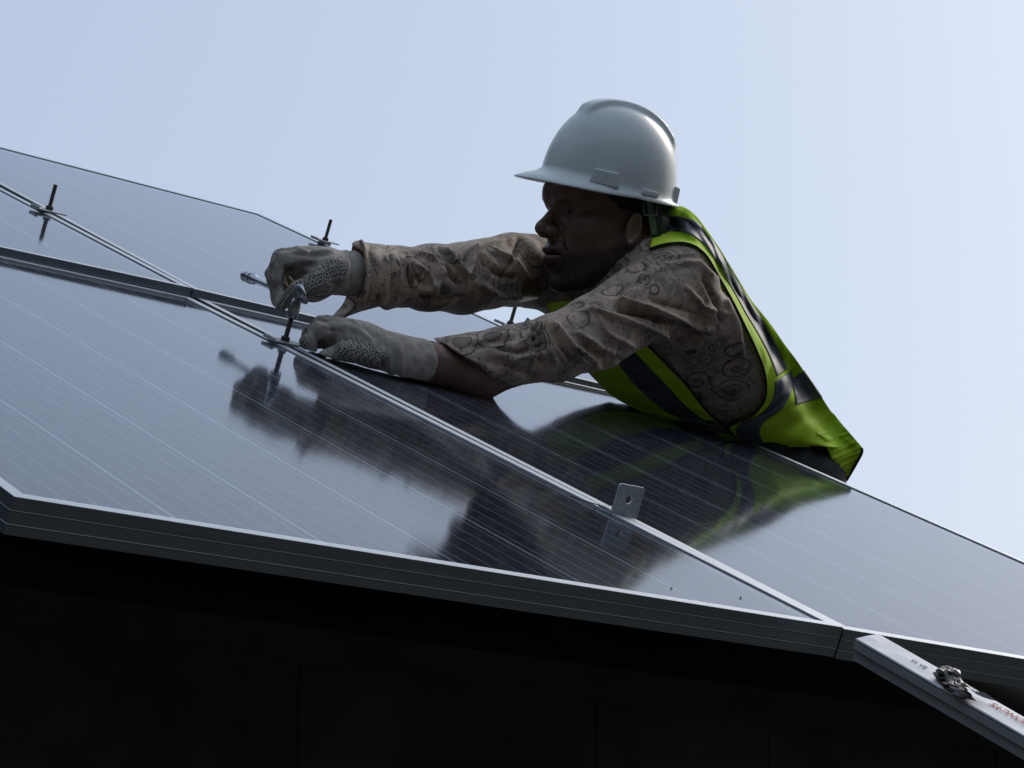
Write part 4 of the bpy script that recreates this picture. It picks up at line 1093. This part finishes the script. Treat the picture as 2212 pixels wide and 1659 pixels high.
def vobj(name, V, Q, m):
    Vl = Wd(V) - np.array(person.matrix_world.translation)
    return obj(name, mesh(name, Vl, Q, m, True), vest)
def grid_solid(G, th):
    nt_, nu_ = G.shape[:2]; V = G.reshape(-1, 3)
    Q = np.array([(j * nu_ + i, j * nu_ + i + 1, (j + 1) * nu_ + i + 1, (j + 1) * nu_ + i) for j in range(nt_ - 1) for i in range(nu_ - 1)])
    n_ = normals(V, Q)
    _k = min(nu_, 36); _m = (n_ * -V).sum(1).reshape(nt_, nu_)[:, :_k]
    if np.mean(_m) < 0: Q = Q[:, ::-1]; n_ = -n_
    k = len(V); V2 = np.concatenate([V, V - n_ * th]); Q2 = [Q, (Q + k)[:, ::-1]]
    b_ = [i for i in range(nu_)] + [j * nu_ + nu_ - 1 for j in range(1, nt_)] + [(nt_ - 1) * nu_ + i for i in range(nu_ - 2, -1, -1)] + [j * nu_ for j in range(nt_ - 2, 0, -1)]
    s_ = np.array([(b_[i], b_[(i + 1) % len(b_)], b_[(i + 1) % len(b_)] + k, b_[i] + k) for i in range(len(b_))])
    return V2, np.concatenate(Q2 + [s_]), n_.reshape(nt_, nu_, 3)
def drape(A, S, nt_=110, nu_=40, bulge=1.0, wrap=(.13, 40), lift=.003, wrapdir=None, foldamp=.004, seed=0, f=None, skew=0.0):
    a = catmull(A, nt_); s_ = catmull(S, nt_); G = np.zeros((nt_, nu_, 3)); us = np.linspace(0, 1, nu_)
    PX = a[:, None, :] * (1 - us[None, :, None]) + s_[:, None, :] * us[None, :, None]
    dep, miss = trace(PX[..., 0].ravel(), PX[..., 1].ravel(), f); dep = dep.reshape(nt_, nu_)
    # keep the depth smooth
    for _ in range(14):
        dp = np.pad(dep, 1, mode='edge'); dep = np.minimum(dep, (dp[:-2, 1:-1] + dp[2:, 1:-1] + dp[1:-1, :-2] + dp[1:-1, 2:]) / 4) * .5 + .5 * (dp[:-2, 1:-1] + dp[2:, 1:-1] + dp[1:-1, :-2] + dp[1:-1, 2:]) / 4
    tt = np.linspace(0, 1, nt_)[:, None]; kk = np.clip((.62 - tt) / .22, 0, 1)
    dep = dep - lift + skew * us[None, :] * kk * kk * (3 - 2 * kk)
    G = np.stack([(PX[..., 0] - 1106) / FP * dep, -(PX[..., 1] - 829.5) / FP * dep, -dep], -1)
    V = G.reshape(-1, 3); vd = V / np.linalg.norm(V, axis=1)[:, None]
    T = np.linspace(0, 1, nt_)[:, None]; U = us[None, :]
    fold = foldamp * (np.sin(38 * T + 6 * U + seed) * .5 + np.sin(17 * T - 9 * U + 2 * seed) * .6 + .5 * np.sin(70 * T + 14 * U)) * np.sin(np.clip(U, 0, 1) * math.pi) ** .6
    fold = fold + .6 * foldamp * nz3(V, 22, seed).reshape(nt_, nu_)
    G = G - vd.reshape(G.shape) * fold[..., None]
    if wrap:
        r_, nw = wrap; inward = nrm(-np.array([.72, .69, 0])); ext = []
        e = G[:, -1]; pe = G[:, -4]; t0 = (e - pe); t0 /= np.linalg.norm(t0, axis=1)[:, None]
        for q in range(1, nw + 1):
            th = q / nw * 1.9
            ext.append(e + inward * r_ * (1 - math.cos(th)) + np.array([0, 0, -1.]) * r_ * math.sin(th) * 2.3)
        G = np.concatenate([G, np.stack(ext, 1)], 1)
    return G
def sub(G, t0, t1, ua, ub, nt_=60, nu_=12, lift=.0016, n_=None):
    H_, W_ = G.shape[:2]; ts = np.linspace(t0, t1, nt_); out = np.zeros((nt_, nu_, 3)); 
    for i, t in enumerate(ts):
        k = (t - t0) / (t1 - t0); a = np.interp(k, *zip(*ua)) if isinstance(ua, list) else ua; b_ = np.interp(k, *zip(*ub)) if isinstance(ub, list) else ub
        for j, u in enumerate(np.linspace(a, b_, nu_)):
            y = min(t * (H_ - 1), H_ - 1.001); x = min(u, W_ - 1.001); j0, i0 = int(y), int(x); fy, fx = y - j0, x - i0
            p = (G[j0, i0] * (1 - fx) + G[j0, i0 + 1] * fx) * (1 - fy) + (G[j0 + 1, i0] * (1 - fx) + G[j0 + 1, i0 + 1] * fx) * fy
            nn_ = n_[j0, i0]; out[i, j] = p + nn_ * lift
    return out
# back and shoulder sheet, from the neck over the shoulder and down to the waist: A armhole edge, S outline against the sky
A1 = [(1402, 538), (1440, 527), (1485, 526), (1522, 548), (1553, 598), (1582, 650), (1610, 706), (1632, 752), (1648, 792), (1655, 830), (1650, 866), (1625, 897), (1575, 922), (1590, 942), (1635, 964), (1720, 962)]
S1 = [(1432, 442), (1474, 446), (1503, 466), (1534, 506), (1562, 548), (1592, 598), (1626, 652), (1662, 696), (1694, 742), (1722, 780), (1746, 815), (1770, 850), (1792, 884), (1812, 908), (1838, 938), (1864, 968)]
NU = 40
G1 = drape(A1, S1, nt_=130, nu_=NU, wrap=(.12, 36), seed=1, lift=.012, foldamp=.007, skew=.055)
V2, Q2, n1 = grid_solid(G1, .0022); vobj('back_panel', V2, Q2, M['vest'])
def bandobj(G, n_, *a, **k):
    g = sub(G, *a, n_=n_, **k); V, Q, _ = grid_solid(g, .0012); return vobj('reflective_band', V, Q, M['band'])
# vertical band over the shoulder; horizontal band round the waist; far shoulder band beyond the outline
bandobj(G1, n1, .0, .600, [(0, 13), (.15, 13), (.27, 12), (.45, 13), (.7, 14), (1, 13)], [(0, 27), (.15, 29), (.27, 33), (.45, 33), (.7, 33), (1, 26)], nt_=110, nu_=16)
bandobj(G1, n1, .615, .925, [(0, 10), (.38, 6.5), (.6, 4), (.81, 0.5), (1, 0)], [(0, 29), (.38, 19), (.6, 14), (.81, 9), (1, 5)], nt_=60, nu_=14)
bandobj(G1, n1, .640, .750, 25, 74, nt_=16, nu_=70)
bandobj(G1, n1, .02, .700, 50, 60, nt_=90, nu_=8)
# lower side piece and the hem flap at the back
A2 = [(1745, 905), (1760, 935), (1776, 945), (1790, 975), (1800, 1000), (1812, 1030)]
S2 = [(1800, 892), (1826, 925), (1846, 948), (1862, 972), (1850, 1000), (1828, 1038)]
G2 = drape(A2, S2, nt_=50, nu_=24, wrap=(.05, 10), lift=.012, seed=4, foldamp=.003); V2, Q2, n2 = grid_solid(G2, .0022); vobj('hem_flap', V2, Q2, M['vest'])
# front sheet, in the shade under the near arm
A3 = [(1300, 640), (1345, 700), (1395, 742), (1438, 784), (1484, 832), (1522, 882), (1556, 914), (1582, 938), (1640, 966)]
S3 = [(1180, 655), (1200, 700), (1240, 755), (1280, 808), (1318, 852), (1378, 886), (1450, 915), (1520, 938), (1600, 962)]
G3 = drape(A3, S3, nt_=90, nu_=36, wrap=None, seed=2, foldamp=.004, f=ftvB); V2, Q2, n3 = grid_solid(G3, .0022); vobj('front_panel', V2, Q2, M['vest'])
bandobj(G3, n3, .0, .80, [(0, 9), (1, 8)], [(0, 19), (1, 22)], nt_=80, nu_=10)
bandobj(G3, n3, .72, .86, 2, 34, nt_=14, nu_=30)
# black piping along the armhole
def pipe(G, col_, t0=0, t1=None, name='piping', r=.0022):
    pts = G[t0:t1, col_]; vs, fs = tube(list(pts), r, 7); vobj(name, np.array(vs), fs, M['piping'])
pipe(G1, 0, 0, 106); pipe(G3, 0)
pts = [G2[k, 23] for k in range(28, 50)]; vs, fs = tube(pts, .0028, 7); vobj('piping', np.array(vs), fs, M['piping'])

# ------------------------------------------------------------------ wrench on the bolt
bt = field(1.000, 1.332, .0015); bt_c = RC.T @ (bt - np.array([0, 0, CAMZ]))
wm = field_mat((1.000, 1.332, .0015))
wr = empty('socket_wrench', wm); tag(wr, 'chrome socket wrench held in the upper glove on top of the bolt', 'wrench')
vs, fs = lathe([(.0046, .040), (.0085, .040), (.0092, .042), (.0092, .058), (.0084, .060), (.0084, .066), (.0070, .068), (.0062, .074), (.0062, .090), (.0050, .092)], 20)
obj('socket', mesh('socket', vs, fs, M['chrome'], True), wr)
hd = np.array(wm.inverted())
def wl(p): q = Wd(p); return hd[:3, :3] @ q + hd[:3, 3]
e0, e1 = wl(C(526, 594, 4.00)), wl(C(660, 650, 3.805)); top_ = np.array([0, 0, .082])
vs, fs = tube([top_ + np.array([0, 0, -.006]), top_ + np.array([0, 0, .006]), top_ + (e1 - top_) * .6, e1 + (e0 - e1) * .08], [.0065, .0085, .0075, .0055], 14)
obj('wrench_head', mesh('wrench_head', vs, fs, M['chrome'], True), wr)
k = [0, .02, .022, .05, .053, .058, .061, .085, .088, .1, .11, .13, .2, .6, 1]
rr_ = [.003, .0085, .0095, .0095, .0078, .0078, .0096, .0096, .0078, .0078, .0085, .0062, .005, .005, .0055]
k = [x * 1.6 if x < .14 else x for x in k]; k[11] = .2; k[12] = .26
vs, fs = tube([e0 + (e1 - e0) * t for t in k], rr_, 16)
obj('handle', mesh('handle', vs, fs, M['chrome'], False), wr)

# ------------------------------------------------------------------ scaffold the worker stands on
foot = Wd((ankL + ankR) / 2 + down * .090)
sf = empty('scaffold', Matrix.Translation(Vector((foot[0], foot[1], -.1)))); tag(sf, 'timber scaffold platform behind the panels under the worker', 'scaffold')
hz = foot[2] + .1
for q in range(4):
    a, b_ = boxvf(-.45 + q * .2, -.26 + q * .2, -.5, .5, hz - .04, hz); obj('plank', mesh('plank', a, b_, M['timber']), sf)
for sx in (-.42, .31):
    for sy in (-.45, .45):
        a, b_ = boxvf(sx - .03, sx + .03, sy - .03, sy + .03, 0, hz - .0405); obj('post', mesh('post', a, b_, M['timber']), sf)
